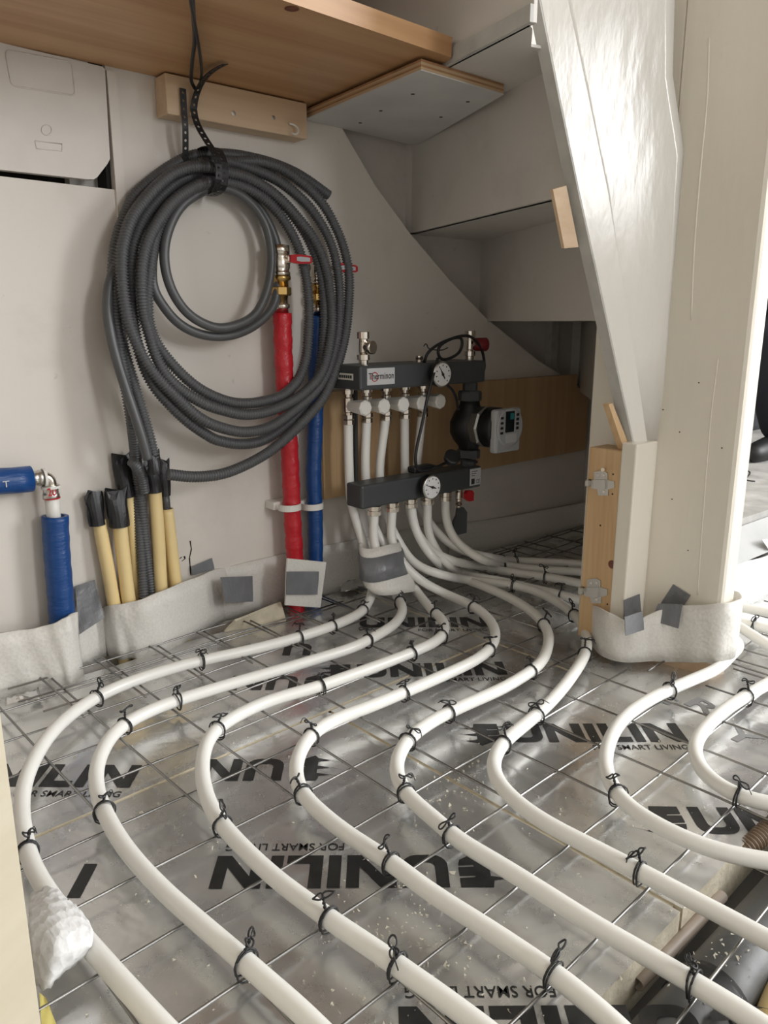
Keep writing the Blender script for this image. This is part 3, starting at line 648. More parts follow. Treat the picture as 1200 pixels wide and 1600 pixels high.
# inner string: wreathed board rising to the left, rounding into the post
KS = 0.5
def Sx(px, py): d = ray(px, py); return OC+d*((0.715+1.235*KS)/(d[1]+KS*d[0]))
YS = 0.715
lowl = [Sx(740, -400), Sx(838, 0), Sx(868, 150), Sx(899, 300), Sx(930, 440), Sx(962, 590), Sx(986, 697)]
mid = [Sx(784, -400), Sx(880, 0), Sx(912, 150), Sx(943, 300), Sx(966, 440), Sx(986, 560), Sx(1006, 697)]
V = []; Fl = []
for a, b in zip(lowl, mid):      # soffit strip board: slightly proud of the main face
    for P, dy in ((a, -0.008), (b, -0.008), (b, 0.012), (a, 0.012)): V.append((P[0], P[1]+dy, P[2]))
for i in range(len(lowl)-1):
    for j in range(4): k = (j+1) % 4; Fl.append((4*i+j, 4*i+k, 4*i+4+k, 4*i+4+j))
Fl += [(0, 1, 2, 3), tuple(range(4*len(lowl)-1, 4*len(lowl)-5, -1))]
sb = fix(mesh('string_edge_board', V, Fl, 'white_gloss', st))
# grey lower edge of the string
V = []; Fl = []
for a in lowl:
    for dx, dy in ((0.0, -0.0075), (0.0, 0.013), (-0.004, 0.013), (-0.004, -0.0075)): V.append((a[0]+dx, a[1]+dy, a[2]))
for i in range(len(lowl)-1):
    for j in range(4): k = (j+1) % 4; Fl.append((4*i+j, 4*i+k, 4*i+4+k, 4*i+4+j))
Fl += [(0, 1, 2, 3), tuple(range(4*len(lowl)-1, 4*len(lowl)-5, -1))]
fix(mesh('string_soffit', V, Fl, 'greyedge', st))
# main curved face: plan curve from the edge board to the post, extruded between two sloping lines
rt = [Sx(1052, -400), Sx(1043, 0), Sx(1040, 120), Sx(1058, 241), Sx(1045, 420), Sx(1034, 540), Sx(1022, 697)]
V = []; Fl = []; NS = 12
for a, b, c in zip(mid, rt, range(7)):
    for s in range(NS+1):
        u = s/NS; x = a[0]+(b[0]-a[0])*u; z = a[2]+(b[2]-a[2])*u
        y = a[1]+(b[1]-a[1])*u-0.012*u*u*u
        V.append((x, y, z))
for i in range(6):
    for s in range(NS): q = i*(NS+1)+s; Fl.append((q, q+1, q+NS+2, q+NS+1))
n0 = len(V); V += [(v[0], v[1]+0.03, v[2]) for v in V]; Fl += [tuple(k+n0 for k in reversed(f)) for f in Fl]
for i in range(6):
    for s in (0, NS): q = i*(NS+1)+s; Fl.append((q, q+NS+1, q+NS+1+n0, q+n0))
for s in range(NS):
    for i in (0, 6): q = i*(NS+1)+s; Fl.append((q, q+1, q+1+n0, q+n0))
so = fix(mesh('string', V, Fl, 'white_gloss', st, True))
bm = bmesh.new(); bm.from_mesh(so.data); bmesh.ops.recalc_face_normals(bm, faces=bm.faces[:]); bm.to_mesh(so.data); bm.free()
for f in so.data.polygons: f.use_smooth = True

# post
po = thing('stair_post', 'cream gloss painted stair post with foam wrapped foot', 'post', (1.26, 0.64, 0))
box('shaft', (1.235, 0.563, 0.02), (1.285, 0.722, 2.0), 'gloss', po, b=0.008)
box('side_cheek', (1.168, 0.705, 0.02), (1.236, 0.735, 0.40), 'gloss', po, b=0.003)
box('back_plank', (1.238, 0.722, 0.02), (1.28, 0.85, 2.0), 'gloss', po, b=0.003)
prism('foot_block', [(1.239, 0.570, 0.06), (1.285, 0.568, 0.06), (1.285, 0.70, 0.06), (1.210, 0.70, 0.06)], [(1.239, 0.570, -0.04), (1.285, 0.568, -0.04), (1.285, 0.70, -0.04), (1.210, 0.70, -0.04)], 'pine_light', po)
for (x, y) in ((1050, 780), (1062, 675), (1092, 598), (1036, 640), (1128, 700), (1075, 860), (1003, 770)):
    p = XX(x, y, 1.2349); lathe('nail_hole', p, (-1, 0, 0), [(0, 0.0012), (0.0004, 0.0012)], 'hole', po, 8)
tube('paint_ridge', resample(catmull([XX(x, y, 1.2352) for x, y in ((1108, 60), (1105, 154), (1095, 260), (1085, 385), (1080, 500))], 6), 0.02), 0.0016, 'gloss', po, 6)
tube('paint_ridge', resample(catmull([XX(x, y, 1.2352) for x, y in ((1122, 560), (1110, 660), (1099, 800), (1090, 930))], 6), 0.02), 0.0012, 'gloss', po, 6)
# pine block with cabinet hinge plates
pb = thing('pine_block', 'pine block with two hinge plates fixed beside the post', 'wood block', (1.19, 0.77, 0))
XPB = 1.172
box('block', (XPB, 0.735, 0.02), (XPB+0.055, 0.802, 0.384), 'pine_z', pb, b=0.002)
box('shaded_edge', (XPB+0.001, 0.715, 0.02), (XPB+0.03, 0.7345, 0.380), 'brownedge', pb)  # shade on the end face put into this darker brown
def XP(x, y, X=XPB): return XX(x, y, X)
def hinge(cx, cy, k=1.0):
    h = None
    pts = [(-9, -20), (5, -22), (13, -18), (13, -7), (24, -4), (24, 6), (14, 9), (14, 19), (-2, 19), (-4, 8), (-14, 7), (-16, -5), (-9, -7)]
    h = plate('hinge_plate', [XP(cx+a*k, cy+b*k, XPB) for a, b in pts], 0.0025, (-1, 0, 0), 'zinc', pb)
    plate('hinge_boss', [XP(cx+a*k, cy+b*k, XPB-0.0025) for a, b in [(-8, -7), (10, -7), (10, 8), (-8, 8)]], 0.005, (-1, 0, 0), 'zinc', h)
    box('hinge_arm', XP(cx-22*k, cy-2, XPB)+np.array([-0.010, -0.004, -0.004]), XP(cx-12*k, cy-2, XPB)+np.array([0.0, 0.004, 0.004]), 'zinc', h, b=0.001)
    for a, b in ((-3, -14), (6, 13), (6, -14)):
        lathe('screw', XP(cx+a*k, cy+b*k, XPB-0.0024), (-1, 0, 0), [(0, 0.0035), (0.0012, 0.003)], 'chrome', h, 12)
hinge(938, 756, 0.95); hinge(927, 924, 0.95)
lathe('screw', XP(946, 733, XPB), (-1, -0.35, 0.1), [(0, 0.0018), (0.016, 0.0018), (0.0165, 0.0042), (0.019, 0.0036)], 'chrome', pb, 10)
lathe('knot', XP(956, 882, XPB-0.0001), (-1, 0, 0), [(0, 0.0078), (0.0006, 0.007)], 'knot', pb, 18)
for (x, y) in ((959, 759), (958, 741), (957, 772), (938, 821), (949, 944)):
    lathe('screw_hole', XP(x, y, XPB-0.0001), (-1, 0, 0), [(0, 0.0017), (0.0004, 0.0017)], 'hole', pb, 8)
tag(prism('wood_wedge', [Sx(x, y) for x, y in ((951, 632), (957, 630), (985, 700), (975, 703))], [Sx(x, y)+np.array([0, 0.012, 0]) for x, y in ((951, 632), (957, 630), (985, 700), (975, 703))], 'pine_z'), 'small pine wedge at the lower tip of the stair string', 'wedge')
tag(prism('wood_block', [Sx(x, y) for x, y in ((864, 296), (885, 290), (904, 386), (882, 388))], [Sx(x, y)+np.array([0.0, 0.006, 0]) for x, y in ((864, 296), (885, 290), (904, 386), (882, 388))], 'pine_light'), 'small pale pine block on the edge of the stair string', 'wood block')

# foam wrap and tape at the post foot
rows = []
for x, y, top in ((912, 975, 938), (917, 990, 941), (930, 1012, 948), (950, 1028, 958), (982, 1034, 972), (1010, 1032, 958)):
    p = F(x, y, 0.012); rows.append((p[0], p[1], 0.012, zrow(p, top)))
for X, Y, bot, top in ((1.212, 0.635, 1033, 947), (1.221, 0.588, 1034, 945), (1.231, 0.558, 1033, 942), (1.262, 0.551, 1029, 938), (1.291, 0.557, 1018, 930), (1.306, 0.585, 1006, 922)):
    rows.append((X, Y, zrow((X, Y), bot), zrow((X, Y), top)))
rows.append((1.315, 0.66, 0.02, 0.12)); rows.append((1.318, 0.80, 0.02, 0.12))
tag(ribbon('foam_wrap', rows, 'foam', t=0.004, wob=0.0008), 'white foam edge strip wrapped round the foot of the cream post', 'foam')
t = thing('duct_tape', 'grey duct tape patch in the middle of the post foot', 'tape', XX(1045, 980, 1.2))
patch('tape_piece', [XX(1052, 913, 1.2335), XX(1079, 930, 1.2335), XX(1068, 947, 1.2335), XX(1030, 947, 1.2335)], 'ducttape', t, wrinkle=0.0006)
patch('tape_piece', [XX(1029, 943, 1.200), XX(1067, 944, 1.203), XX(1060, 982, 1.202), XX(1018, 969, 1.197)], 'ducttape', t, wrinkle=0.0012)
t = thing('duct_tape', 'grey duct tape patch beside the pine block at the post foot', 'tape', W(990, 985, 0.67))
patch('tape_piece', [W(974, 938, 0.7035), W(999, 928, 0.7035), W(1001, 956, 0.7035), W(975, 968, 0.7035)], 'ducttape', t, wrinkle=0.0006)
patch('tape_piece', [W(975, 964, 0.664), W(1003, 955, 0.659), W(1006, 984, 0.657), W(977, 993, 0.662)], 'ducttape', t, wrinkle=0.0012)

# ================================================================== SHELF, CLEAT, PLYWOOD PLATE
tag(prism('shelf_board', [(-0.35, 0.90, 1.007), (0.955, 0.955, 1.007), (0.968, 0.975, 1.007), (0.968, 1.349, 1.007), (-0.35, 1.349, 1.007)], [(-0.35, 0.898, 1.035), (0.955, 0.953, 1.035), (0.966, 0.975, 1.035), (0.966, 1.349, 1.035), (-0.35, 1.349, 1.035)], 'shelfwood'), 'varnished pine shelf board running above the hose coil', 'shelf')
lathe('knot', F(456, 14, 1.0066), (0, 0, -1), [(0, 0.010), (0.0005, 0.008)], 'knot', bpy.data.objects['shelf_board'], 16)
cl = thing('wall_cleat', 'pale wooden cleat screwed to the wall under the shelf', 'wood batten', (0.78, YW, 0.97))
box('batten', (0.640, YW-0.042, 0.942), (0.926, YW-0.0005, 1.0045), 'pine_light', cl, b=0.002)
for x, y in ((365, 177), (427, 184)):
    p = W(x, y, YW-0.042); lathe('screw', p, (0, -1, 0), [(-0.001, 0.0045), (0.0006, 0.0042), (0.0008, 0.002)], 'zinc', cl, 12)
tag(tube('hook', smooth_path([W(452, 193, YW-0.046), W(462, 196, YW-0.05), W(467, 204, YW-0.055), W(463, 211, YW-0.055), W(456, 208, YW-0.052)], 0.004, 0.008), 0.0018, 'whiteplastic', seg=8), 'small white wire hook on the end of the wall cleat', 'hook')
pl = thing('plywood_plate', 'white painted plywood plate screwed under the stair tread', 'plywood', (1.1, 1.2, 0.985))
q = [F(475, 187, 0.985), F(658, 110, 0.985), F(787, 148, 0.985), F(650, 228, 0.985)]
q[0][1] = min(q[0][1], 1.349); q[3][1] = min(q[3][1], 1.398)
prism('panel', [(p[0], p[1], 0.985) for p in q], [(p[0], p[1], 0.9868) for p in q], 'whiteply', pl)
for i, (z0, z1, m_) in enumerate(((0.9868, 0.991, 'plyedge'), (0.991, 0.9935, 'brownedge'), (0.9935, 0.998, 'plyedge'), (0.998, 1.0015, 'brownedge'))):
    prism('veneer_layer', [(p[0], p[1], z0) for p in q], [(p[0], p[1], z1) for p in q], m_, pl)
for x, y in ((645, 147), (595, 173), (731, 159), (689, 183), (563, 192)):
    lathe('screw', F(x, y, 0.985), (0, 0, -1), [(-0.0005, 0.004), (0.0005, 0.0035)], 'hole', pl, 10)

# meter cabinet lid
ld = thing('meter_lid', 'off-white plastic meter cabinet lid under the shelf', 'lid', (0.4, YW, 0.9))
YL = YW-0.006
pts = [W(-90, 45, YL), W(160, 104, YL), W(164, 108, YL), W(172, 248, YL), W(168, 256, YL), W(152, 277, YL), W(147, 280, YL), W(136, 280, YL), W(0, 265, YL), W(-90, 252, YL)]
plate('lid_panel', pts, 0.014, (0, 1, 0), 'plastic_lid', ld)
def ridge(name, P, r=0.0012, closed=True):
    P = list(P)+([P[0]] if closed else []); tube(name, P, r, 'plastic_lid', ld, 6, False)
rp = []
c4 = [(8, 78), (112, 97), (118, 150), (18, 134)]
for i in range(4):
    a, b, c = (np.array(c4[(i+k-1) % 4], float) for k in range(3)); d1 = (a-b)/np.linalg.norm(a-b); d2 = (c-b)/np.linalg.norm(c-b)
    for t in np.linspace(0, 1, 5): p = (b+d1*9)*(1-t)**2+2*b*t*(1-t)+(b+d2*9)*t*t; rp.append(W(p[0], p[1], YL-0.0004))
ridge('embossed_frame', rp)
ridge('embossed_ring', [W(73+8*math.cos(a), 203+8*math.sin(a), YL-0.0004) for a in np.linspace(0, 2*math.pi, 18, endpoint=False)], 0.0009)
ridge('embossed_tag', [W(x, y, YL-0.0004) for x, y in ((55, 220), (97, 225), (97, 236), (57, 232))], 0.0008)

# ================================================================== WALL STRIPS OF FOAM
def strip(rows_px, label, m='foam', zb=0.0, t=0.004):
    rows = []
    for x, y, top in rows_px: p = F(x, y, zb); rows.append((p[0], p[1], zb, zrow(p, top)))
    return tag(ribbon('foam_strip', rows, m, t=t), label, 'foam')
strip([(-60, 1105, 1003), (-20, 1094, 993), (30, 1082, 986), (70, 1074, 980), (98, 1070, 972), (114, 1066, 963), (127, 1053, 956)], 'white foam edge strip round the blue pipe at the far left')
strip([(118, 1046, 960), (130, 1042, 962), (150, 1030, 955), (170, 1022, 948), (182, 1018, 945)], 'short shaded foam strip between blue pipe and yellow tubes')
strip([(168, 1008, 952), (171, 1022, 948), (184, 1029, 945), (203, 1028, 942), (230, 1025, 935), (270, 1011, 918), (310, 991, 902), (345, 972, 888), (366, 962, 884)], 'white foam strip bulging round the yellow tubes')
strip([(340, 971, 889), (400, 958, 876), (470, 938, 859), (540, 920, 846), (620, 897, 830), (700, 877, 815)], 'long white foam strip along the wall behind the red and blue pipes')
strip([(700, 874, 818), (760, 859, 812), (830, 842, 800), (895, 826, 788), (925, 823, 782)], 'dim foam strip along the wall under the stairs')
def wpatch(label, c, Y, **k): return tag(patch('duct_tape', [W(x, y, Y) for x, y in c] if not isinstance(Y, (list, tuple)) else [W(p[0], p[1], yy) for p, yy in zip(c, Y)], 'ducttape', **k), label, 'tape')
wpatch('grey duct tape on the wall foam right of the yellow tubes', [(344, 902), (394, 900), (395, 940), (352, 942)], [1.305, 1.325, 1.318, 1.298], wrinkle=0.0015)
wpatch('small grey duct tape piece above the foam beside the wall crack', [(298, 886), (331, 872), (335, 889), (300, 899)], YW-0.006, wrinkle=0.0008)
wpatch('crumpled grey duct tape between the blue pipe and the yellow tubes', [(117, 917), (148, 906), (163, 965), (124, 992)], [YW-0.008, YW-0.008, 1.30, 1.29], wrinkle=0.004)
# dark holes and cracks in the plaster
def crack(pts, w, label):
    P = [W(x, y, YW-0.0002) for x, y in pts]; acc = Acc()
    for a, b in zip(P, P[1:]):
        acc.add([a+np.array([-w, 0, 0]), a+np.array([w, 0, 0]), b+np.array([w*0.7, 0, 0]), b+np.array([-w*0.7, 0, 0])], [(0, 1, 2, 3)])
    return tag(acc.build('wall_crack', 'dark'), label, 'crack')
crack([(297, 845), (299, 858), (296, 872), (297, 884), (298, 898)], 0.0016, 'dark crack in the plaster above the small tape piece')
crack([(281, 873), (284, 870), (288, 869), (289, 873), (284, 877)], 0.002, 'small dark chip in the plaster beside the yellow tubes')
crack([(148, 908), (152, 905), (158, 903), (161, 901)], 0.001, 'thin scratch in the plaster above the crumpled tape')

# ================================================================== RED AND BLUE INSULATED PIPES
YR = 1.305
def wpts(L, Y): return [W(x, y, Y) for x, y in L]
def valve(parent, base, px_handle, Yv, s=1.0, q=1.3, px_stem=None):
    """nickel valve on brass coupling standing on base, lever towards px_handle"""
    z = (0, 0, 1)
    lathe('tail_pipe', base, z, [(0, 0.0105*s*q), (0.012, 0.0105*s*q), (0.013, 0.0125*s*q), (0.020, 0.0125*s*q), (0.021, 0.0105*s*q), (0.034*s, 0.0105*s*q)], 'chrome', parent, 20, True)
    lathe('brass_nut', base+np.array([0, 0, 0.034*s]), z, [(0, 0.014*s*q), (0.002, 0.0155*s*q), (0.014*s, 0.0155*s*q), (0.016*s, 0.012*s*q)], 'brass', parent, 8)
    lathe('brass_coupling', base+np.array([0, 0, 0.050*s]), z, [(0, 0.0115*s*q), (0.010*s, 0.0115*s*q), (0.012*s, 0.015*s*q), (0.018*s, 0.015*s*q), (0.019*s, 0.0135*s*q)], 'brass', parent, 20, True)
    vb = lathe('valve_body', base+np.array([0, 0, 0.069*s]), z, [(0, 0.0145*s*q), (0.006*s, 0.0145*s*q), (0.008*s, 0.0125*s*q), (0.014*s, 0.0145*s*q), (0.026*s, 0.0145*s*q), (0.032*s, 0.0125*s*q), (0.036*s, 0.0125*s*q), (0.037*s, 0.0145*s*q), (0.052*s, 0.0145*s*q), (0.053*s, 0.011*s*q)], 'chrome', parent, 20, True)
    c = base+np.array([0, -0.014*s, 0.087*s]) if px_stem is None else W(*px_stem, base[1]-0.014*s); lathe('valve_stem', c, (0, -1, 0), [(0, 0.006*s*q), (0.012*s, 0.006*s*q), (0.013*s, 0.004*s*q)], 'chrome', parent, 12)
    e = px_handle; d = e-c; d[1] = 0; L = np.linalg.norm(d); d /= L; n = np.array([-d[2], 0, d[0]])
    c2 = c+np.array([0, -0.010*s, 0]); prof = [(-0.006, 0.006), (0.004, 0.008), (0.4*L, 0.0085), (0.9*L, 0.007), (L, 0.004), (L, -0.004), (0.9*L, -0.007), (0.4*L, -0.0085), (0.004, -0.008), (-0.006, -0.006)]
    hd = plate('lever_handle', [c2+d*a+n*b for a, b in prof], 0.007*s, (0, -1, 0), 'handle', parent)
    plate('lever_inlay', [c2+np.array([0, -0.007*s, 0])+d*a+n*b*0.5 for a, b in [(0.008, 0.007), (0.4*L, 0.009), (0.88*L, 0.007), (0.88*L, -0.007), (0.4*L, -0.009), (0.008, -0.007)]], 0.0006, (0, -1, 0), 'pumpgrey', hd)
rp_ = thing('red_supply_pipe', 'red insulated pipe with brass coupling and lever valve', 'pipe', W(462, 968, YR))
P = smooth_path(wpts([(441, 489), (442, 530), (444, 580), (448, 640), (452, 700), (455, 760), (457, 810), (460, 860), (463, 920), (463, 972)], YR), 0.006, 0.03)
rr = 0.0182+0.0007*np.sin(np.arange(len(P))*0.9)+0.0005*np.sin(np.arange(len(P))*2.3+1)
hollow('red_insulation', P, rr, 0.006, 'red', rp_, 22)
tube('inner_pipe', P[:6]+np.array([0, 0, 0.004]), 0.0095, 'whiteplastic', rp_, 14)
valve(rp_, W(440, 492, YR), W(479, 407, YR-0.014), YR, 1.06, 1.25, (450, 405))
bp_ = thing('blue_return_pipe', 'blue insulated pipe with lever valve behind the hose coil', 'pipe', W(490, 960, YR+0.01))
P = smooth_path(wpts([(497, 494), (496, 530), (494, 600), (492, 680), (490, 740), (492, 790), (493, 850), (492, 905), (489, 965)], YR+0.012), 0.006, 0.03)
hollow('blue_insulation', P, 0.0165+0.0004*np.sin(np.arange(len(P))*1.1), 0.005, 'blue', bp_, 22)
valve(bp_, W(497, 496, YR+0.012), W(551, 421, YR), YR, 0.95, 1.1, (520, 418))
# pipe clips
def clip(x0, x1, y, label, Y):
    t = thing('pipe_clip', label, 'clip', W((x0+x1)/2, y, YW), 'white pipe clips')
    a, b = W(x0, y, Y-0.012), W(x1, y, Y-0.012)
    box('clip_base', (a[0]+0.004, Y+0.014, a[2]-0.006), (b[0]-0.004, YW, a[2]+0.010), 'whiteplastic', t, b=0.001)
    cx = (a[0]+b[0])/2; r = 0.0215
    ar = [(cx+r*math.cos(t_), Y+r*math.sin(t_)) for t_ in np.linspace(math.pi*0.08, -math.pi*1.08, 18)]
    V = []; Fl = []
    for x, y_ in ar:
        k = np.array([x-cx, y_-Y]); k /= np.linalg.norm(k)
        for dr, dz in ((0, -0.006), (0.003, -0.006), (0.003, 0.007), (0, 0.007)): V.append((x+k[0]*dr, y_+k[1]*dr, a[2]+dz))
    for i in range(len(ar)-1):
        for j in range(4): k = (j+1) % 4; Fl.append((4*i+j, 4*i+k, 4*i+4+k, 4*i+4+j))
    Fl += [(0, 1, 2, 3), tuple(range(4*len(ar)-1, 4*len(ar)-5, -1))]
    fix(mesh('clip_ring', V, Fl, 'whiteplastic', t))
clip(436, 478, 797, 'white plastic clip holding the red pipe', YR)
clip(474, 511, 795, 'white plastic clip holding the blue pipe', YR+0.012)
# foam collar with tape at their foot
t = thing('foam_collar', 'white foam piece taped round the red and blue pipes at floor level', 'foam', W(475, 948, 1.27))
patch('foam_piece', [W(447, 872, 1.272), W(508, 878, 1.275), W(499, 949, 1.268), W(444, 945, 1.265)], 'foam', t, wrinkle=0.0015, t=0.004)
patch('duct_tape', [W(447, 893, 1.262), W(498, 893, 1.264), W(496, 929, 1.259), W(447, 929, 1.257)], 'ducttape', t, wrinkle=0.002, t=0.001)

# left blue pipe with press elbow
t = thing('blue_insulated_pipe', 'blue insulated pipe with press elbow at the far left', 'pipe', W(95, 975, 1.29))
YB2 = 1.318
hollow('horizontal_sleeve', wpts([(-70, 755), (-20, 753), (20, 751), (49, 748)], YB2), 0.0215, 0.006, 'blue', t, 22)
P = smooth_path(wpts([(86, 806), (88, 850), (92, 900), (96, 950), (98, 1000), (99, 1040)], YB2), 0.006, 0.03)
hollow('vertical_sleeve', P, 0.0215+0.0004*np.sin(np.arange(len(P))*1.2), 0.006, 'blue', t, 22)
tube('white_pipe', wpts([(80, 770), (83, 800), (86, 830)], YB2), 0.0115, 'whiteplastic', t, 18)
el = tube('elbow', smooth_path(wpts([(57, 747), (66, 746), (74, 746), (78, 750), (79, 760)], YB2), 0.004, 0.012), 0.0105, 'chrome', t, 18)
for a, b, r in (((48, 748), (66, 746.5), 0.0135), ((78.5, 757), (80.5, 779), 0.0135)):
    d = W(*b, YB2)-W(*a, YB2); L = np.linalg.norm(d); lathe('press_sleeve', W(*a, YB2), d, [(0, r), (L*0.2, r), (L*0.25, r*0.92), (L*0.6, r*0.92), (L*0.66, r), (L, r)], 'zinc', t, 20, True)
lathe('ring', W(79, 759, YB2), (0.02, 0, -1), [(0, 0.0155), (0.004, 0.0155)], 'whiteplastic', t, 20)
lathe('ring', W(67, 746.5, YB2), (1, 0, 0), [(0, 0.0155), (0.004, 0.0155)], 'whiteplastic', t, 20)
lathe('colour_band', W(80.6, 777, YB2), (0.02, 0, -1), [(0, 0.0138), (0.002, 0.0138)], 'handle', t, 20)
o_ = W(75, 776, YB2-0.0142); text_on('size_print', '20', o_, (1, 0, 0), (0, 0, 1), 0.014, 0.014, 'handle', t, 0.02, 0.0004)
o_ = W(5, 762, YB2-0.0222); text_on('sleeve_print', 'T', o_, (1, 0, 0.02), (0, 0, 1), 0.010, 0.010, 'lightgrey', t, 0.0, 0.0004)

# ================================================================== YELLOW TUBES WITH TAPED ENDS
def ytube(label, px, r, tape=None, Y=(1.336, 1.326), open_top=False):
    n = len(px); P = [W(x, y, Y[0]+(Y[1]-Y[0])*i/(n-1)) for i, (x, y) in enumerate(px)]
    P.append(np.array([P[-1][0]+0.012, P[-1][1], -0.03]))
    t = thing('yellow_tube', label, 'tube', (P[-1][0], P[-1][1], 0), 'yellow tubes behind the foam strip')
    Q = smooth_path(P, 0.012, 0.03); hollow('sleeve', Q, r, 0.002, 'yellow', t, 16)
    if tape: tape_cap(t, tape[0], tape[1], Y[0]-0.002, tape[2] if len(tape) > 2 else r)
    return t, Q
def tape_cap(t, top, bot, Y, r, flare=1.35):
    """flattened black tape wound on a tube end: round below, pinched flat and flared at the top"""
    A, B = W(*top, Y), W(*bot, Y); n = 7; V = []; S = 18; Fl = []; ph = random.random()*5
    ax = A-B; sx = np.array([1, 0, 0.0])-ax*(ax[0]/(ax@ax)); sx /= np.linalg.norm(sx)
    for i in range(n):
        u = i/(n-1); c = B+ax*u; rx = r*(1.12+(flare-1.12)*u**1.5); ry = r*(1.12*(1-u)**0.7+0.28*u)
        for j in range(S):
            a = 2*math.pi*j/S; V.append(c+sx*rx*math.cos(a)*(1+0.07*math.sin(3*a+ph+i))+np.array([0, 1, 0])*ry*math.sin(a)+np.array([0, 0, 1])*(0.006*math.sin(2*a+ph)*u+0.003*math.sin(5*a+ph)*(u > 0.9)))
    for i in range(n-1):
        for j in range(S): k = (j+1) % S; Fl.append((i*S+j, i*S+k, (i+1)*S+k, (i+1)*S+j))
    Fl += [tuple(range(S-1, -1, -1)), tuple(range((n-1)*S, n*S))]
    return fix(mesh('black_tape_cap', V, Fl, 'blacktape', t))
ytube('leftmost cream yellow tube with crumpled black tape end', [(155, 812), (159, 840), (168, 885), (179, 948)], 0.0118, ((146, 772), (152, 820), 0.0125))
ytube('cream yellow tube under the wide black tape end', [(187, 812), (190, 845), (195, 890), (203, 950)], 0.0125, ((181, 766), (186, 822), 0.016), Y=(1.327, 1.318))
ytube('cream yellow tube with the tallest black tape end', [(200, 768), (204, 805), (210, 870), (216, 950)], 0.0098, ((189, 711), (198, 776), 0.014), Y=(1.339, 1.334))
ytube('thick cream yellow tube right of the corrugated conduit', [(241, 758), (244, 795), (248, 850), (253, 935)], 0.0122, ((237, 722), (241, 769), 0.0125), Y=(1.327, 1.320))
ytube('thin cream yellow tube squeezed between two others', [(252, 800), (256, 840), (262, 880), (268, 930)], 0.0085, None, Y=(1.341, 1.338))
tt, Q = ytube('rightmost cream yellow tube with a grey cable in its open end', [(261, 795), (265, 830), (270, 875), (277, 930)], 0.0118, None, Y=(1.332, 1.325))
tube('cable_core', [W(258, 770, 1.33), W(261, 800, 1.33)], 0.0075, 'cable', tt, 12)
tape_cap(tt, (256, 722), (258, 774), 1.332, 0.0095, 1.2)

# ================================================================== GREY CONDUIT COIL
RC = 0.0103
H = []
def off(k, y): return YW-(0.016+0.017*k+0.05*min(1, max(0, (y-240)/430)))
def cpath(segs):
    P = []
    for k0, k1, L in segs:
        n = len(L)
        for i, (x, y) in enumerate(L):
            Yc_ = off(k0+(k1-k0)*i/max(1, n-1), y)
            if L is H and y > 640: Yc_ += (1.327-Yc_)*min(1, (y-640)/110)
            P.append(W(x, y, Yc_))
    return smooth_path(P, 0.003, 0.018)
t1 = [(346, 241), (304, 243), (267, 260), (233, 285), (210, 307), (196, 337), (185, 366), (179, 397), (177, 439)]
Fd = [(183, 480), (187, 515), (196, 555), (208, 597), (217, 628), (227, 660), (235, 690), (241, 716)]
u1 = [(513, 305), (487, 286), (461, 270), (427, 256), (383, 245)]
q1 = cpath([(0.2, 0.2, u1), (0.2, 0.3, t1), (0.3, 0.3, Fd)])
c1 = thing('corrugated_conduit', 'grey corrugated conduit with its free end at the upper right of the coil', 'conduit', (0.75, 1.32, 0.4), 'grey conduits of the coil')
corrugated('conduit', q1, RC, 'conduit', c1)
tape_cap(c1, (240, 708), (243, 740), YW-0.075, 0.0115, 1.0)
H = [(238, 960), (236, 927), (229, 872), (223, 814), (217, 757), (212, 709), (206, 660), (196, 600), (187, 545), (182, 492), (181, 440), (187, 395), (199, 352), (218, 320), (244, 291), (276, 268), (317, 255)]
u3 = [(349, 252), (383, 261), (427, 278), (461, 302), (487, 328), (507, 359), (520, 389), (528, 426), (531, 469), (528, 520)]
Cb = [(519, 560), (508, 590), (489, 616), (455, 645), (422, 667), (383, 675), (345, 668), (312, 653), (279, 624), (250, 595), (229, 567), (212, 534), (200, 501), (192, 455)]
t2 = [(190, 407), (194, 376), (206, 341), (225, 314), (250, 287), (279, 267), (317, 260)]
u4 = [(349, 268), (383, 276), (416, 294), (444, 317), (470, 346), (492, 376), (507, 411), (515, 447), (519, 500)]
Bb = [(514, 545), (504, 580), (488, 602), (461, 624), (422, 642), (383, 648), (345, 640), (317, 630), (283, 609), (258, 584), (242, 553), (233, 522), (224, 490)]
t4 = [(221, 449), (223, 407), (233, 372), (248, 345), (265, 321), (287, 302), (317, 287)]
u6 = [(349, 284), (383, 293), (414, 311), (437, 335), (457, 367), (470, 398), (479, 437), (483, 480), (482, 520), (478, 560), (467, 592)]
Ab = [(448, 613), (431, 622), (394, 630), (358, 628), (317, 611), (285, 586), (254, 551), (238, 522), (231, 492)]
t5 = [(231, 450), (236, 407), (243, 366), (258, 333), (283, 307), (317, 283)]
u5 = [(355, 279), (396, 285), (433, 309), (461, 341), (483, 376), (498, 415), (506, 458), (507, 510)]
Db = [(503, 560), (494, 600), (475, 636), (448, 664), (411, 688), (375, 694), (340, 688), (327, 682), (296, 661), (267, 634), (242, 605), (224, 570), (211, 520), (206, 470)]
t3 = [(206, 428), (208, 387), (221, 349), (237, 324), (258, 301), (283, 281), (317, 268)]
u2 = [(355, 256), (395, 252), (424, 257), (448, 268), (479, 291), (505, 320), (524, 354), (537, 387), (545, 426), (545, 469), (540, 520), (528, 568), (507, 618), (481, 651), (453, 679), (422, 705), (383, 727), (345, 741), (302, 745), (262, 741)]
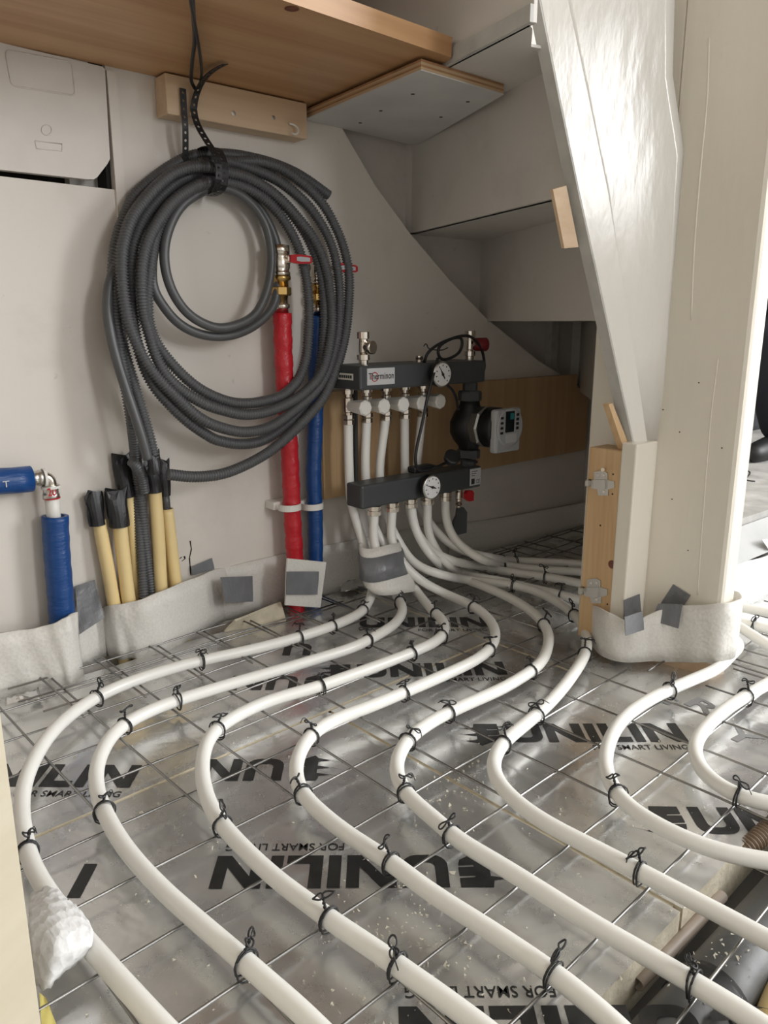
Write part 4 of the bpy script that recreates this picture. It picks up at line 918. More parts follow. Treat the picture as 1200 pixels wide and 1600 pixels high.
q2 = cpath([(0.5, 1.0, H), (1.0, 1.6, u3), (1.6, 2.2, Cb), (2.2, 2.4, t2), (2.0, 1.6, u4), (1.8, 2.0, Bb), (2.6, 2.4, t4), (1.6, 1.0, u6), (1.2, 1.4, Ab), (1.6, 1.4, t5), (1.0, 0.8, u5), (0.8, 1.0, Db), (1.2, 1.0, t3), (0.9, 2.6, u2)])
c2 = thing('corrugated_conduit', 'long grey corrugated conduit wound in many turns on the wall', 'conduit', (0.75, 1.32, 0.4), 'grey conduits of the coil')
corrugated('conduit', q2, RC, 'conduit', c2)
c4_ = thing('corrugated_conduit', 'short grey corrugated conduit stub among the black tape ends', 'conduit', W(212, 735, 1.30), 'grey conduits of the coil')
corrugated('conduit', smooth_path([W(206, 721, 1.285), W(214, 730, 1.29), W(222, 745, 1.30), W(226, 770, 1.31)], 0.003, 0.01), 0.0095, 'conduit', c4_)
corr = corrugated('conduit', smooth_path([W(213, 780, 1.335), W(219, 850, 1.325), W(225, 940, 1.31)], 0.003, 0.02), 0.0095, 'conduit', c4_)
gI = [(330, 294), (312, 301), (285, 320), (267, 349), (257, 387), (260, 428), (275, 466), (300, 495), (337, 512), (372, 507), (400, 490), (417, 455), (424, 415), (423, 385), (416, 354), (398, 324), (372, 302), (345, 293)]
gJ = [(317, 292), (286, 310), (262, 338), (246, 372), (238, 410), (240, 450), (258, 482), (279, 505), (306, 520), (338, 526), (369, 522), (400, 507), (425, 482), (434, 450), (436, 415), (432, 380), (418, 345), (398, 318), (370, 298), (335, 290), (300, 296), (250, 325), (215, 365), (190, 400), (172, 440), (168, 480), (173, 522), (183, 563), (196, 605), (210, 647), (223, 688), (231, 718)]
tag(tube('grey_cable', cpath([(1.6, 1.4, gI)]), 0.0085, 'cable', seg=14), 'smooth grey cable loop inside the conduit coil', 'cable')
tag(tube('grey_cable', cpath([(0.8, 0.4, gJ[:20]), (0.2, 1.8, gJ[20:])]), 0.0085, 'cable', seg=14), 'smooth grey cable looping inside the coil and hanging down its left side', 'cable')

# perforated strap and wires that hold the coil
def strap(label, P, wdir, w=0.011, t=0.0012, name='perforated_strap'):
    P = resample(catmull(P, 10), 0.0125); wdir = np.array(wdir, float); acc = Acc()
    T = np.gradient(P, axis=0); T /= np.linalg.norm(T, axis=1)[:, None]
    for i in range(len(P)-1):
        a, b = P[i], P[i+1]; wa = wdir-T[i]*(wdir@T[i]); wa /= np.linalg.norm(wa); wb = wdir-T[i+1]*(wdir@T[i+1]); wb /= np.linalg.norm(wb)
        def mp(s, q): return a*(1-s)+b*s+(wa*(1-s)+wb*s)*q
        nn = np.cross(wa, T[i]); outer = [(0, -w/2), (0.5, -w/2), (1, -w/2), (1, 0), (1, w/2), (0.5, w/2), (0, w/2), (0, 0)]
        inner = [(0.5+0.19*math.cos(x), 0.0024*math.sin(x)) for x in (-2.356, -1.571, -0.785, 0, 0.785, 1.571, 2.356, 3.1416)]
        V = [mp(*q)+nn*h for h in (0, t) for q in outer+inner]
        Fl = [(j, (j+1) % 8, 8+(j+1) % 8, 8+j) for j in range(8)]; Fl += [tuple(16+k for k in reversed(f)) for f in Fl]
        Fl += [(j, 16+j, 16+(j+1) % 8, (j+1) % 8) for j in range(8)]+[(8+j, 8+(j+1) % 8, 24+(j+1) % 8, 24+j) for j in range(8)]
        acc.add(V, Fl)
    return tag(acc.build(name, 'black'), label, 'strap', 'black perforated straps')
YC = YW-0.047
strap('black perforated strap hanging straight from the cleat behind the coil', [W(286, 138, YC), W(288, 170, YC), W(290, 205, YC), W(290, 262, YC+0.02)], (1, 0, 0))
strap('black perforated strap curling from the cleat round the coil', [W(352, 101, 1.20), W(338, 108, 1.225), W(322, 121, 1.26), W(312, 136, 1.285), W(306, 152, YC-0.006), W(303, 172, YC-0.004), W(309, 195, YC-0.012), W(322, 218, YC-0.03), W(336, 240, YC-0.052), W(342, 262, YC-0.062), W(341, 285, YC-0.06), W(334, 300, YC-0.045)], (1, 0, 0.25), 0.012)
lp = []
c = W(327, 268, YW-0.045)
lp = [(c[0]+0.0, YW-0.003, c[2]+0.030), (c[0], YW-0.03, c[2]+0.040), (c[0]+0.002, YW-0.070, c[2]+0.034), (c[0]+0.004, YW-0.088, c[2]+0.005), (c[0]+0.002, YW-0.084, c[2]-0.030), (c[0], YW-0.05, c[2]-0.040), (c[0], YW-0.004, c[2]-0.034)]
strap('wide black strap wrapped round the top of the coil', lp, (1, 0.05, 0), 0.020)
tag(tube('hanging_wire', smooth_path([W(x, y, Y) for x, y, Y in ((301, -40, 0.88), (301, 0, 0.96), (303, 35, 1.05), (304, 65, 1.12), (300, 100, 1.21), (299, 128, 1.285), (306, 140, 1.295))], 0.006, 0.02), 0.0030, 'black', seg=8), 'thick black wire hanging in front of the shelf down to the strap', 'wire')
tag(tube('hanging_wire', smooth_path([W(x, y, Y) for x, y, Y in ((296, -40, 0.87), (298, 0, 0.95), (304, 35, 1.04), (310, 70, 1.12), (314, 98, 1.20), (315, 118, 1.26), (311, 138, 1.29))], 0.006, 0.02), 0.0024, 'black', seg=8), 'thinner black wire beside it in front of the shelf', 'wire')

# ================================================================== MANIFOLD
tag(prism('plywood_backboard', [(0.965, 1.332, 0.225), (1.925, 1.332, 0.235), (1.925, 1.332, 0.42), (1.865, 1.332, 0.42), (1.865, 1.332, 0.458), (0.965, 1.332, 0.458)], [(0.965, YW-0.0005, 0.225), (1.925, YW-0.0005, 0.235), (1.925, YW-0.0005, 0.42), (1.865, YW-0.0005, 0.42), (1.865, YW-0.0005, 0.458), (0.965, YW-0.0005, 0.458)], 'ply'), 'brown plywood board on the wall behind the manifold', 'board')
mf = thing('heating_manifold', 'anthracite floor heating manifold with five loops, gauges and pump', 'manifold', (1.13, 1.24, 0.2))
YF_ = 1.19
ub = box('upper_bar', (0.955, YF_, 0.471), (1.318, 1.286, 0.519), 'manifold', mf, b=0.004)
lb = box('lower_bar', (0.957, YF_, 0.229), (1.315, 1.243, 0.279), 'manifold', mf, b=0.005)
# brackets to the wall
box('bracket', (1.036, 1.31, 0.22), (1.044, 1.331, 0.50), 'manifold', mf); box('bracket', (1.26, 1.243, 0.24), (1.275, 1.331, 0.27), 'manifold', mf)
box('bracket', (1.26, 1.286, 0.48), (1.275, 1.331, 0.51), 'manifold', mf)
# brand label
p0 = (0.974, YF_-0.0002, 0.478); lbp = box('brand_label', (0.972, YF_-0.0012, 0.4805), (1.044, YF_+0.001, 0.5135), 'lightgrey', ub)
text_on('brand_text', 'Therminon', (0.975, YF_-0.0014, 0.4915), (1, 0, 0), (0, 0, 1), 0.066, 0.013, 'ink', lbp, 0.008, 0.0003)
V = []; Fl = []
for i in range(24):
    a = 2*math.pi*i/24
    for r in (0.0095, 0.0078): V.append((0.991+r*math.cos(a), YF_-0.0016, 0.4965+r*math.sin(a)))
for i in range(24): k = (i+1) % 24; Fl.append((2*i, 2*i+1, 2*k+1, 2*k))
fix(mesh('brand_ring', V, Fl, 'handle', lbp))
sk = box('serial_sticker', (0.9542, 1.212, 0.490), (0.9556, 1.262, 0.503), 'whiteplastic', ub)
for i in range(6): box('sticker_mark', (0.9536, 1.216+0.007*i, 0.4935), (0.9545, 1.221+0.007*i, 0.4995), 'ink', sk)
# type plate on the lower bar
tp = box('type_plate', (1.276, YF_-0.001, 0.236), (1.311, YF_+0.001, 0.275), 'lightgrey', lb)
for i in range(3): box('plate_line', (1.280, YF_-0.0014, 0.268-0.005*i), (1.300-0.004*i, YF_-0.0008, 0.2695-0.005*i), 'ink', tp)
box('plate_code', (1.280, YF_-0.0014, 0.239), (1.291, YF_-0.0008, 0.252), 'ink', tp)
text_on('plate_mark', 'CE', (1.296, YF_-0.0012, 0.240), (1, 0, 0), (0, 0, 1), 0.012, 0.009, 'ink', tp, 0.01, 0.0003)
# five valves with white caps below the upper bar
Zd = (0, 0, -1); Fd_ = (0, -1, 0)
for i, x in enumerate((544, 573, 603, 632, 660)):
    b = W(x, 640, 1.262); X = b[0]; v = np.array([X, 1.262, 0.472])
    vo = lathe('loop_valve', v, Zd, [(0, 0.009), (0.004, 0.009), (0.0045, 0.012), (0.013, 0.012), (0.0135, 0.0075), (0.020, 0.0075), (0.022, 0.0105), (0.050, 0.0105), (0.052, 0.0085), (0.056, 0.0085)], 'chrome', mf, 14)
    lathe('pipe_nut', v+np.array([0, 0, -0.056]), Zd, [(0, 0.013), (0.008, 0.013), (0.009, 0.0115), (0.011, 0.0125), (0.020, 0.0125), (0.021, 0.0105)], 'chrome', vo, 8)
    kz = 0.472-0.038
    lathe('valve_cap', (X, 1.254, kz), Fd_, [(0, 0.011), (0.004, 0.012), (0.010, 0.0125), (0.045, 0.0165), (0.049, 0.0165), (0.052, 0.0135)], 'whiteplastic', vo, 8)
# nuts below the lower bar
for x in (585, 613, 642, 668, 696):
    X = W(x, 790, 1.215)[0]
    lathe('pipe_nut', (X, 1.215, 0.230), Zd, [(0, 0.009), (0.004, 0.009), (0.0045, 0.0145), (0.012, 0.0145), (0.0125, 0.0125), (0.0145, 0.0125), (0.015, 0.0145), (0.024, 0.0145), (0.025, 0.011)], 'chrome', mf, 14)
# thermometers
def gauge(x, y, ang):
    c = W(x, y, YF_-0.022); g = lathe('gauge', c+np.array([0, 0.022, 0]), Fd_, [(0, 0.008), (0.010, 0.008), (0.0105, 0.026), (0.022, 0.0265), (0.0235, 0.0255), (0.0235, 0.0235)], 'pumpblack', mf, 28, True)
    lathe('gauge_bezel', c+np.array([0, -0.0005, 0]), Fd_, [(0, 0.0268), (0.003, 0.0262), (0.003, 0.0235)], 'zinc', g, 32, True)
    lathe('gauge_dial', c+np.array([0, -0.0025, 0]), Fd_, [(0, 0.0236), (0.0012, 0.0236)], 'dial', g, 32)
    acc = Acc()
    for k in range(9):
        a = math.radians(-135+270*k/8+90); d = np.array([math.cos(a), 0, math.sin(a)]); n = np.array([-d[2], 0, d[0]]); o = c+np.array([0, -0.0040, 0])
        acc.add([o+d*0.017+n*0.0012, o+d*0.017-n*0.0012, o+d*0.0205-n*0.0012, o+d*0.0205+n*0.0012], [(0, 1, 2, 3)])
    acc.build('gauge_scale', 'ink', g)
    d = np.array([math.cos(ang), 0, math.sin(ang)]); n = np.array([-d[2], 0, d[0]]); o = c+np.array([0, -0.0042, 0])
    plate('gauge_needle', [o+d*0.018, o+n*0.0022, o-d*0.011+n*0.001, o-d*0.011-n*0.001, o-n*0.0022], 0.0006, (0, -1, 0), 'ink', g)
    lathe('needle_hub', o, Fd_, [(0, 0.0035), (0.0012, 0.003)], 'ink', g, 14)
gauge(690, 585, math.radians(122)); gauge(674, 761, math.radians(160))
# air vent / fill valves on top of the upper bar
def topvalve(px, prof, ang, knob, kmat):
    b = W(px, 572, 1.238); b[2] = 0.519
    t_ = lathe('drain_valve', b, (0, 0, 1), prof, 'chrome', mf, 12)
    d = np.array([math.cos(ang), math.sin(ang), 0]); lathe('valve_branch', b+np.array([0, 0, 0.034]), d, [(0, 0.008), (0.010, 0.008)], 'chrome', t_, 14)
    lathe('valve_knob', b+np.array([0, 0, 0.034])+d*0.010, d, knob, kmat, t_, 22, True)
PV = [(0, 0.010), (0.008, 0.010), (0.009, 0.0135), (0.019, 0.0135), (0.020, 0.008), (0.024, 0.0095), (0.044, 0.0095), (0.046, 0.009), (0.050, 0.009), (0.051, 0.0125), (0.064, 0.0125), (0.065, 0.009)]
topvalve(568, PV, math.radians(-80), [(0, 0.012), (0.010, 0.0135), (0.015, 0.0135), (0.016, 0.012)], 'chrome')
topvalve(733, PV, math.radians(-25), [(0, 0.012), (0.004, 0.0145), (0.030, 0.0155), (0.033, 0.013)], 'darkred')
b = W(655, 570, 1.238); lathe('air_vent', (b[0], b[1], 0.519), (0, 0, 1), [(0, 0.010), (0.004, 0.010), (0.005, 0.008), (0.010, 0.009), (0.013, 0.0085)], 'chrome', mf, 12)
# pump with its unions between the two bars
pc = W(733, 665, 1.215); PX = pc[0]; PY = 1.215
lathe('union_upper', (PX, PY, 0.472), Zd, [(0, 0.017), (0.020, 0.017), (0.021, 0.025), (0.026, 0.027), (0.042, 0.027), (0.044, 0.024)], 'manifold', mf, 8)
lathe('union_lower', (PX, PY, 0.279), (0, 0, 1), [(0, 0.018), (0.016, 0.018), (0.017, 0.026), (0.020, 0.027), (0.036, 0.027), (0.038, 0.024)], 'manifold', mf, 8)
pm = lathe('pump_housing', (PX, PY, 0.314), (0, 0, 1), [(0, 0.022), (0.010, 0.024), (0.025, 0.036), (0.042, 0.044), (0.066, 0.044), (0.085, 0.036), (0.104, 0.024), (0.116, 0.022)], 'pumpblack', mf, 24, True)
cy = 0.372
lathe('pump_flange', (PX+0.004, PY-0.026, cy), (0.15, -1, 0), [(0, 0.044), (0.018, 0.047), (0.022, 0.043), (0.026, 0.030)], 'castmetal', pm, 8)
lathe('pump_motor', (PX+0.012, PY-0.046, cy), (0.15, -1, 0), [(0, 0.036), (0.004, 0.046), (0.030, 0.046), (0.036, 0.044)], 'pumpblack', pm, 28, True)
for a in range(4):
    an = math.radians(45+90*a); lathe('pump_screw', (PX+0.006+0.036*math.cos(an), PY-0.047, cy+0.036*math.sin(an)), (0.15, -1, 0), [(0, 0.0045), (0.004, 0.0045)], 'zinc', pm, 8)
px_, py_ = PX+0.019, PY-0.083
ph = box('pump_head', (px_-0.042, py_-0.020, cy-0.052), (px_+0.042, py_, cy+0.045), 'pumpgrey', pm, b=0.006)
lathe('control_face', (px_+0.002, py_-0.019, cy+0.004), (0, -1, 0), [(0, 0.043), (0.003, 0.0425), (0.004, 0.040)], 'pumpgrey', ph, 32, True)
sc_ = box('display', (px_-0.016, py_-0.0245, cy-0.006), (px_+0.012, py_-0.0228, cy+0.040), 'screen', ph)
box('display_mark', (px_-0.002, py_-0.0252, cy+0.022), (px_+0.009, py_-0.0244, cy+0.036), 'teal', sc_)
box('face_label', (px_-0.014, py_-0.0238, cy-0.030), (px_+0.022, py_-0.0228, cy-0.010), 'lightgrey', ph)
for k in range(4):
    box('control_button', (px_+0.020, py_-0.0245, cy+0.028-0.010*k), (px_+0.028, py_-0.0228, cy+0.034-0.010*k), 'ink', ph)
    box('control_icon', (px_-0.032, py_-0.0245, cy+0.024-0.011*k), (px_-0.024, py_-0.0228, cy+0.029-0.011*k), 'ink', ph)
# sensor cable and power plug
Yc = 1.16
tube('sensor_cable', smooth_path([W(663, 566, 1.20), W(668, 552, 1.19), W(685, 538, 1.19), W(710, 528, 1.19), W(722, 530, 1.19), W(718, 550, 1.19), W(700, 561, 1.19), W(688, 560, 1.19), W(684, 548, 1.19), W(690, 538, 1.19), W(712, 527, 1.19), W(735, 526, 1.21), W(752, 545, 1.22), W(757, 570, 1.22), W(754, 585, 1.20)], 0.005, 0.012), 0.0033, 'black', mf, 8)
tube('power_cable', smooth_path([W(684, 560, 1.175), W(676, 590, 1.165), W(668, 620, Yc), W(660, 660, Yc), W(651, 700, Yc), W(649, 722, Yc), W(655, 735, 1.17), W(675, 733, 1.18), W(700, 722, 1.18), W(725, 718, 1.17), W(745, 722, 1.17)], 0.006, 0.02), 0.0034, 'black', mf, 8)
tube('pump_cable', smooth_path([W(690, 596, 1.17), W(704, 606, 1.17), W(712, 620, 1.175), W(716, 640, 1.19)], 0.006, 0.012), 0.003, 'black', mf, 8)
tube('cable_tie_end', smooth_path([W(662, 541, 1.19), W(666, 537, 1.19), W(671, 545, 1.19), W(690, 547, 1.19), W(700, 543, 1.185)], 0.004, 0.004), 0.0012, 'black', mf, 6)
lathe('plug', W(702, 722, 1.16), (-0.2, -0.5, 0.45), [(0, 0.010), (0.012, 0.017), (0.024, 0.018), (0.026, 0.015)], 'pumpblack', mf, 20)
box('cable_joint', W(650, 742, 1.185)+np.array([-0.004, 0, 0.002]), W(677, 726, 1.185)+np.array([0, 0.025, 0.0]), 'pumpblack', mf, b=0.004)
# drain cock below the lower bar
dx = W(717, 780, 1.215)[0]
lathe('drain_cock', (dx, 1.215, 0.230), Zd, [(0, 0.010), (0.006, 0.010), (0.007, 0.0075), (0.012, 0.009), (0.026, 0.009), (0.028, 0.007), (0.032, 0.008), (0.036, 0.006), (0.040, 0.0085), (0.044, 0.006), (0.050, 0.006)], 'chrome', mf, 14)
plate('drain_handle', [(dx+a, 1.203, 0.212+b) for a, b in ((0.002, 0.006), (0.008, 0.012), (0.022, 0.011), (0.028, 0.004), (0.027, -0.014), (0.012, -0.014), (0.002, -0.006))], 0.010, (0, -1, 0), 'handle', mf)
plate('hanging_tag', [(dx+a, 1.214, 0.180+b) for a, b in ((-0.010, 0.002), (0.010, 0.002), (0.022, -0.012), (0.022, -0.062), (-0.020, -0.062), (-0.022, -0.028), (-0.012, -0.014))], 0.006, (0, -1, 0), 'manifold', mf)

# foam sleeve and tape bundling the pipes below the manifold
t = thing('foam_sleeve', 'white foam sleeve taped round the pipes below the manifold', 'foam', W(600, 915, 1.18))
def loft(name, secs, m, parent, S=28, tk=0.003):
    V = []; Fl = []; n = len(secs)
    for c, rx, ry, tilt in secs:
        for j in range(S):
            a = 2*math.pi*j/S; V.append(np.array(c)+np.array([math.cos(a)*rx, math.sin(a)*ry, math.cos(a)*rx*tilt+0.002*math.sin(3*a)]))
    for i in range(n-1):
        for j in range(S): k = (j+1) % S; Fl.append((i*S+j, i*S+k, (i+1)*S+k, (i+1)*S+j))
    o = fix(mesh(name, V, Fl, m, parent, True)); md = o.modifiers.new('thickness', 'SOLIDIFY'); md.thickness = tk; md.offset = 1; return o
def sec(x, y, Y, wpx, ry, tilt=0.0): a, b = W(x-wpx, y, Y), W(x+wpx, y, Y); return ((a+b)/2, np.linalg.norm(b-a)/2*0.9, ry, tilt)
loft('foam_layer', [sec(592, 848, 1.215, 31, 0.030), sec(595, 865, 1.21, 33, 0.032), sec(600, 890, 1.20, 37, 0.034), sec(608, 908, 1.185, 39, 0.035), sec(614, 922, 1.175, 34, 0.032, -0.12)], 'foam', t)
loft('duct_tape', [sec(594, 861, 1.2105, 34, 0.035), sec(598, 880, 1.204, 36, 0.037), sec(600, 897, 1.196, 38.5, 0.0385)], 'ducttape', t, tk=0.001)

# ================================================================== CHANNEL AT THE LOWER RIGHT
tag(hollow('drain_pipe', [(0.30, 0.252, -0.036), (0.6, 0.256, -0.036), (1.0, 0.265, -0.036), (1.5, 0.28, -0.036)], 0.036, 0.004, 'greypipe', None, 28), 'thick dark grey drain pipe in the gap beside the boards', 'pipe')
tag(hollow('thin_tube', [F(996, 1538, -0.030), F(1040, 1492, -0.030), F(1090, 1440, -0.030), F(1128, 1400, -0.034)], 0.0068, 0.0012, 'browntube', None, 14), 'thin taupe tube with open end along the board edge', 'tube')
tag(tube('yellow_pipe', smooth_path([(0.50, 0.180, -0.03), (0.60, 0.196, -0.028), (0.70, 0.214, -0.026), (0.80, 0.225, -0.03), (1.0, 0.235, -0.035)], 0.01, 0.03), 0.016, 'yellow', seg=18), 'pale yellow pipe at the lower right corner', 'pipe')
st_ = []
tag(ribbon('black_band', [(0.615, 0.293, -0.05, -0.028), (0.62, 0.285, -0.025, 0.0)], 'black') if False else loft('black_band', [((0.612+0.02*i, 0.2565, -0.036), 0.0005, 0.0385, 0) for i in range(1)]+[((0.62, 0.2565, -0.036), 0.0005, 0.0385, 0)], 'black', None) if False else tube('black_band', [(0.605, 0.2562, -0.036), (0.612, 0.2563, -0.036), (0.630, 0.2566, -0.036), (0.640, 0.2567, -0.036)], [0.0370, 0.0385, 0.0385, 0.0370], 'black', seg=28), 'black rubber band round the dark drain pipe', 'band')
tag(tube('rubber_sleeve', smooth_path([(0.655, 0.205, -0.03), (0.675, 0.209, -0.029), (0.69, 0.212, -0.028)], 0.006, 0.01), 0.0175, 'black', seg=18), 'black rubber sleeve on the pale yellow pipe', 'sleeve')
br = thing('brown_conduit', 'brown corrugated conduit crossing above the gap at the right edge', 'conduit', F(1178, 1318, 0.0))
corrugated('conduit', smooth_path([F(1160, 1330, -0.012), F(1178, 1316, -0.006), F(1200, 1296, 0.0), F(1240, 1265, 0.01), F(1300, 1220, 0.012)], 0.003, 0.01), 0.012, 'brownconduit', br, 0.0048)

# ================================================================== LEFT FOREGROUND
jb = tag(slab('door_jamb', [F(68, 1632)[:2], F(60, 1622)[:2]+np.array([-0.05, 0.055]), F(60, 1622)[:2]+np.array([-0.32, -0.13]), F(68, 1632)[:2]+np.array([-0.26, -0.19])], -0.05, 2.3, 'cream'), 'cream painted door jamb edge at the lower left', 'door jamb')
fo = []
def sheet(name, rows, m, label, cat, t=0.004):
    nu = len(rows[0]); nv = len(rows); V = []; Fl = []
    G_ = [np.array([p for p in r], float) for r in rows]
    n1 = 14; dense = []
    for r in G_: dense.append(resample(catmull(r, 8), 1e-9) if False else catmull(r, 6))
    dense = np.array(dense); cols = [catmull(dense[:, k], 6) for k in range(dense.shape[1])]; D = np.array(cols)
    a, b = D.shape[:2]
    V = [tuple(D[i, j]+np.array([0, 0, 0.0018*math.sin(i*1.7)*math.cos(j*1.9)])) for i in range(a) for j in range(b)]
    Fl = [(i*b+j, i*b+j+1, (i+1)*b+j+1, (i+1)*b+j) for i in range(a-1) for j in range(b-1)]
    o = mesh(name, V, Fl, m, None, True); md = o.modifiers.new('thickness', 'SOLIDIFY'); md.thickness = t; md.offset = 0
    return tag(o, label, cat)
sheet('foam_flap', [[F(48, 1400, 0.030), F(80, 1388, 0.040), F(108, 1410, 0.044), F(120, 1420, 0.040)],
                    [F(46, 1440, 0.050), F(82, 1428, 0.058), F(118, 1435, 0.054), F(140, 1448, 0.046)],
                    [F(50, 1485, 0.045), F(85, 1480, 0.055), F(120, 1480, 0.048), F(143, 1470, 0.042)],
                    [F(58, 1535, 0.020), F(72, 1545, 0.022), F(90, 1525, 0.024), F(128, 1495, 0.028)]], 'foamdense', 'bright white foam flap beside the cream door jamb', 'foam')
tag(patch('yellow_tape', [F(62, 1552, 0.012), F(72, 1560, 0.012), F(92, 1610, 0.008), F(66, 1612, 0.008)], 'yellowtape', wrinkle=0.001), 'yellow tape scrap at the foot of the cream door jamb', 'tape')

# ================================================================== FOIL TAPE SCRAPS AND CRUMBS
sheet('foil_scrap', [[F(8, 1092, 0.012), F(30, 1086, 0.02), F(60, 1075, 0.012)], [F(8, 1103, 0.006), F(35, 1097, 0.010), F(68, 1096, 0.006)]], 'foil', 'crumpled shiny foil scrap on the floor at the far left', 'foil scrap', 0.001)
sheet('foil_scrap', [[F(530, 912, 0.012), F(548, 906, 0.02), F(565, 902, 0.012)], [F(533, 925, 0.006), F(550, 922, 0.010), F(572, 916, 0.006)]], 'foil', 'small torn foil scrap on the floor below the manifold', 'foil scrap', 0.001)
tag(patch('foam_offcut', [F(366, 968, 0.03), F(438, 940, 0.035), F(446, 968, 0.004), F(350, 985, 0.004)], 'pir', wrinkle=0.001, t=0.004), 'beige board offcut on the floor left of the red pipe', 'offcut')
acc = Acc(); rs_ = random.Random(3)
for k in range(620):
    cl_ = rs_.random()
    if cl_ < 0.45: x, y = rs_.uniform(60, 1180), rs_.uniform(1080, 1590)
    elif cl_ < 0.75: x, y = rs_.gauss(640, 90), rs_.gauss(1450, 70)
    elif cl_ < 0.9: x, y = rs_.gauss(700, 40), rs_.gauss(1235, 25)
    else: x, y = rs_.gauss(1110, 40), rs_.gauss(1480, 40)
    p = F(x, y, 0.0)
    if p[1] < 0.31:
        z = -0.036+math.sqrt(max(0, 0.036**2-(p[1]-0.2565)**2)); p = np.array([p[0], p[1], z])
        if abs(p[1]-0.2565) > 0.03: continue
    s = rs_.uniform(0.0008, 0.0026)*(1.5 if rs_.random() < 0.06 else 1)
    V = [p+np.array([rs_.uniform(-1, 1)*s, rs_.uniform(-1, 1)*s, rs_.uniform(0, 1.3)*s]) for _ in range(5)]
    acc.add(V, [(0, 1, 2), (0, 2, 3), (0, 3, 4), (0, 4, 1), (1, 3, 2), (1, 4, 3)])
cr = acc.build('foam_crumbs', 'crumb'); tag(cr, 'white foam crumbs scattered over the foil floor', 'crumbs', None, 'stuff')

# ================================================================== PERSON IN THE NEXT ROOM (only an edge is in view)
pe = thing('person', 'person in dark navy clothes crouching behind the post at the right edge', 'person', (2.6, 1.15, 0.182))
def skin(name, pts, edges, radii, m, parent, sub=2):
    me = bpy.data.meshes.new(name); me.from_pydata([tuple(p) for p in pts], edges, []); me.update()
    o = link(name, me, m, parent); fix(o)
    md = o.modifiers.new('skin', 'SKIN'); md.use_smooth_shade = True
    for v, r in zip(me.skin_vertices[0].data, radii): v.radius = (r, r) if not isinstance(r, tuple) else r
    me.skin_vertices[0].data[0].use_root = True
    s = o.modifiers.new('sub', 'SUBSURF'); s.levels = sub; s.render_levels = sub
    return o
bx, by = 2.415, 1.24
L = lambda *p: (bx+p[0], by+p[1], p[2])
# squatting figure, side on: hip low, knees forward, back upright
skin('body', [L(0.30, -0.05, 0.52), L(0.29, -0.05, 0.75), L(0.24, -0.05, 1.02), L(0.19, -0.06, 1.10), L(0.16, -0.07, 1.20), L(0.14, -0.08, 1.30)], [(0, 1), (1, 2), (2, 3), (3, 4), (4, 5)], [0.13, 0.13, 0.11, 0.055, 0.085, 0.07], 'skin', pe)
skin('jacket', [L(0.24, -0.05, 0.56), L(0.22, -0.05, 0.72), L(0.20, -0.05, 0.90), L(0.20, -0.05, 1.03), L(0.16, -0.05, 1.08),
                L(0.07, 0.02, 1.02), L(0.04, 0.04, 0.80), L(0.10, -0.14, 0.64), L(0.30, -0.22, 0.98), L(0.22, -0.30, 0.76), L(0.08, -0.33, 0.66)],
     [(0, 1), (1, 2), (2, 3), (3, 4), (3, 5), (5, 6), (6, 7), (3, 8), (8, 9), (9, 10)], [0.17, 0.165, 0.155, 0.12, 0.07, 0.075, 0.062, 0.05, 0.085, 0.062, 0.05], 'navy', pe)
skin('trousers', [L(0.30, -0.05, 0.50), L(0.12, 0.06, 0.55), L(-0.05, 0.08, 0.56), L(0.05, 0.08, 0.38), L(0.13, 0.08, 0.24), L(0.12, -0.18, 0.55), L(-0.05, -0.20, 0.54), L(0.06, -0.20, 0.38), L(0.14, -0.20, 0.24)],
     [(0, 1), (1, 2), (2, 3), (3, 4), (0, 5), (5, 6), (6, 7), (7, 8)], [0.14, 0.095, 0.075, 0.062, 0.05, 0.095, 0.075, 0.062, 0.05], 'navy', pe)
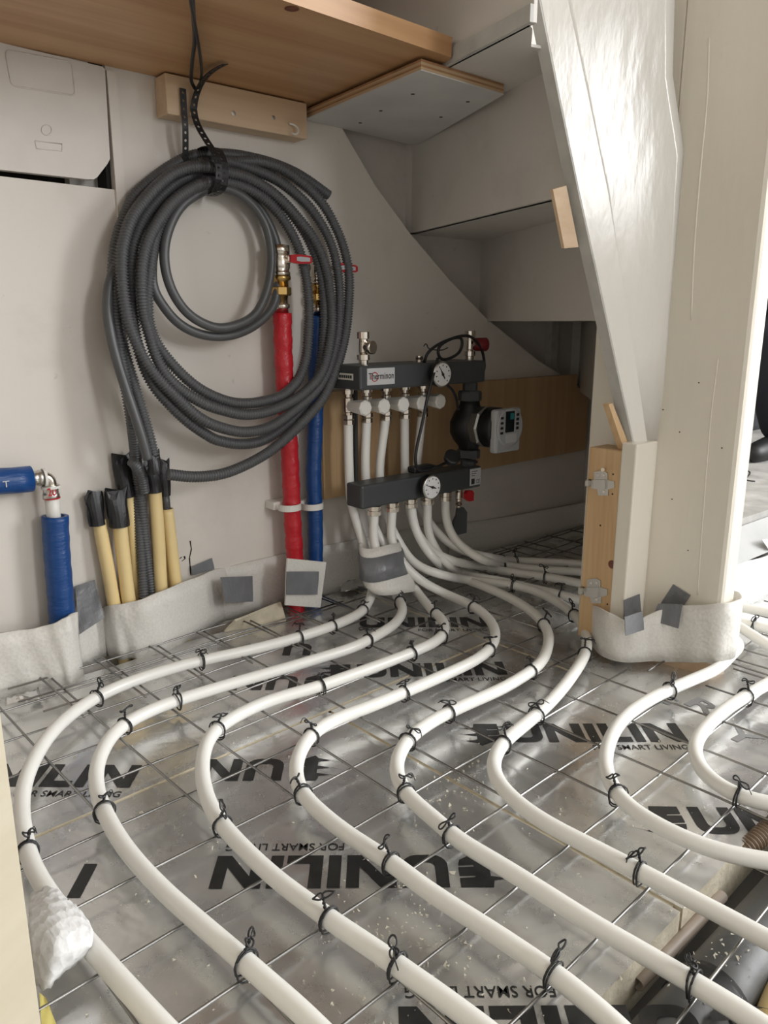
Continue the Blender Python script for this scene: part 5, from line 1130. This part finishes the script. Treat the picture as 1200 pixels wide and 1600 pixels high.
for yy in (0.08, -0.20):
    skin('shoe', [L(0.16, yy, 0.222), L(0.08, yy, 0.218), L(-0.06, yy, 0.210)], [(0, 1), (1, 2)], [0.038, 0.042, 0.030], 'black', pe)
for (wx, wy, wz, sy) in ((0.09, -0.19, 0.60, 1), (0.055, -0.345, 0.635, -1)):
    skin('hand', [L(wx, wy, wz), L(wx-0.03, wy-0.02, wz-0.03), L(wx-0.055, wy-0.03, wz-0.055), L(wx-0.085, wy-0.045, wz-0.09), L(wx-0.06, wy-0.015, wz-0.06), L(wx-0.092, wy-0.025, wz-0.098), L(wx-0.06, wy, wz-0.06), L(wx-0.09, wy-0.005, wz-0.097), L(wx-0.055, wy+0.012, wz-0.055), L(wx-0.08, wy+0.014, wz-0.085), L(wx-0.03, wy-0.05, wz-0.045), L(wx-0.045, wy-0.07, wz-0.07)],
         [(0, 1), (1, 2), (2, 3), (1, 4), (4, 5), (1, 6), (6, 7), (1, 8), (8, 9), (1, 10), (10, 11)], [0.026, 0.03, 0.010, 0.007, 0.010, 0.007, 0.010, 0.007, 0.009, 0.006, 0.011, 0.008], 'skin', pe, 1)
lathe('hair', L(0.155, -0.075, 1.235), (0.1, 0, 1), [(0.035, 0.094), (0.05, 0.097), (0.07, 0.094), (0.10, 0.08), (0.125, 0.045), (0.132, 0.01)], 'hair', pe, 20, True)
lathe('nose', L(0.065, -0.085, 1.235), (-1, 0, -0.2), [(0, 0.016), (0.02, 0.010), (0.024, 0.004)], 'skin', pe, 8, True)
for s in (-1, 1):
    lathe('eye', L(0.078, -0.08+0.032*s, 1.255), (-1, 0, 0), [(0, 0.011), (0.006, 0.008), (0.008, 0.002)], 'ink', pe, 10, True)
    lathe('ear', L(0.16, -0.075+0.082*s, 1.235), (0, s, 0), [(0, 0.020), (0.012, 0.017), (0.014, 0.006)], 'skin', pe, 10, True)
plate('mouth', [L(0.072, -0.10, 1.195), L(0.072, -0.06, 1.195), L(0.074, -0.062, 1.189), L(0.074, -0.098, 1.189)], 0.004, (-1, 0, 0), 'handle', pe)
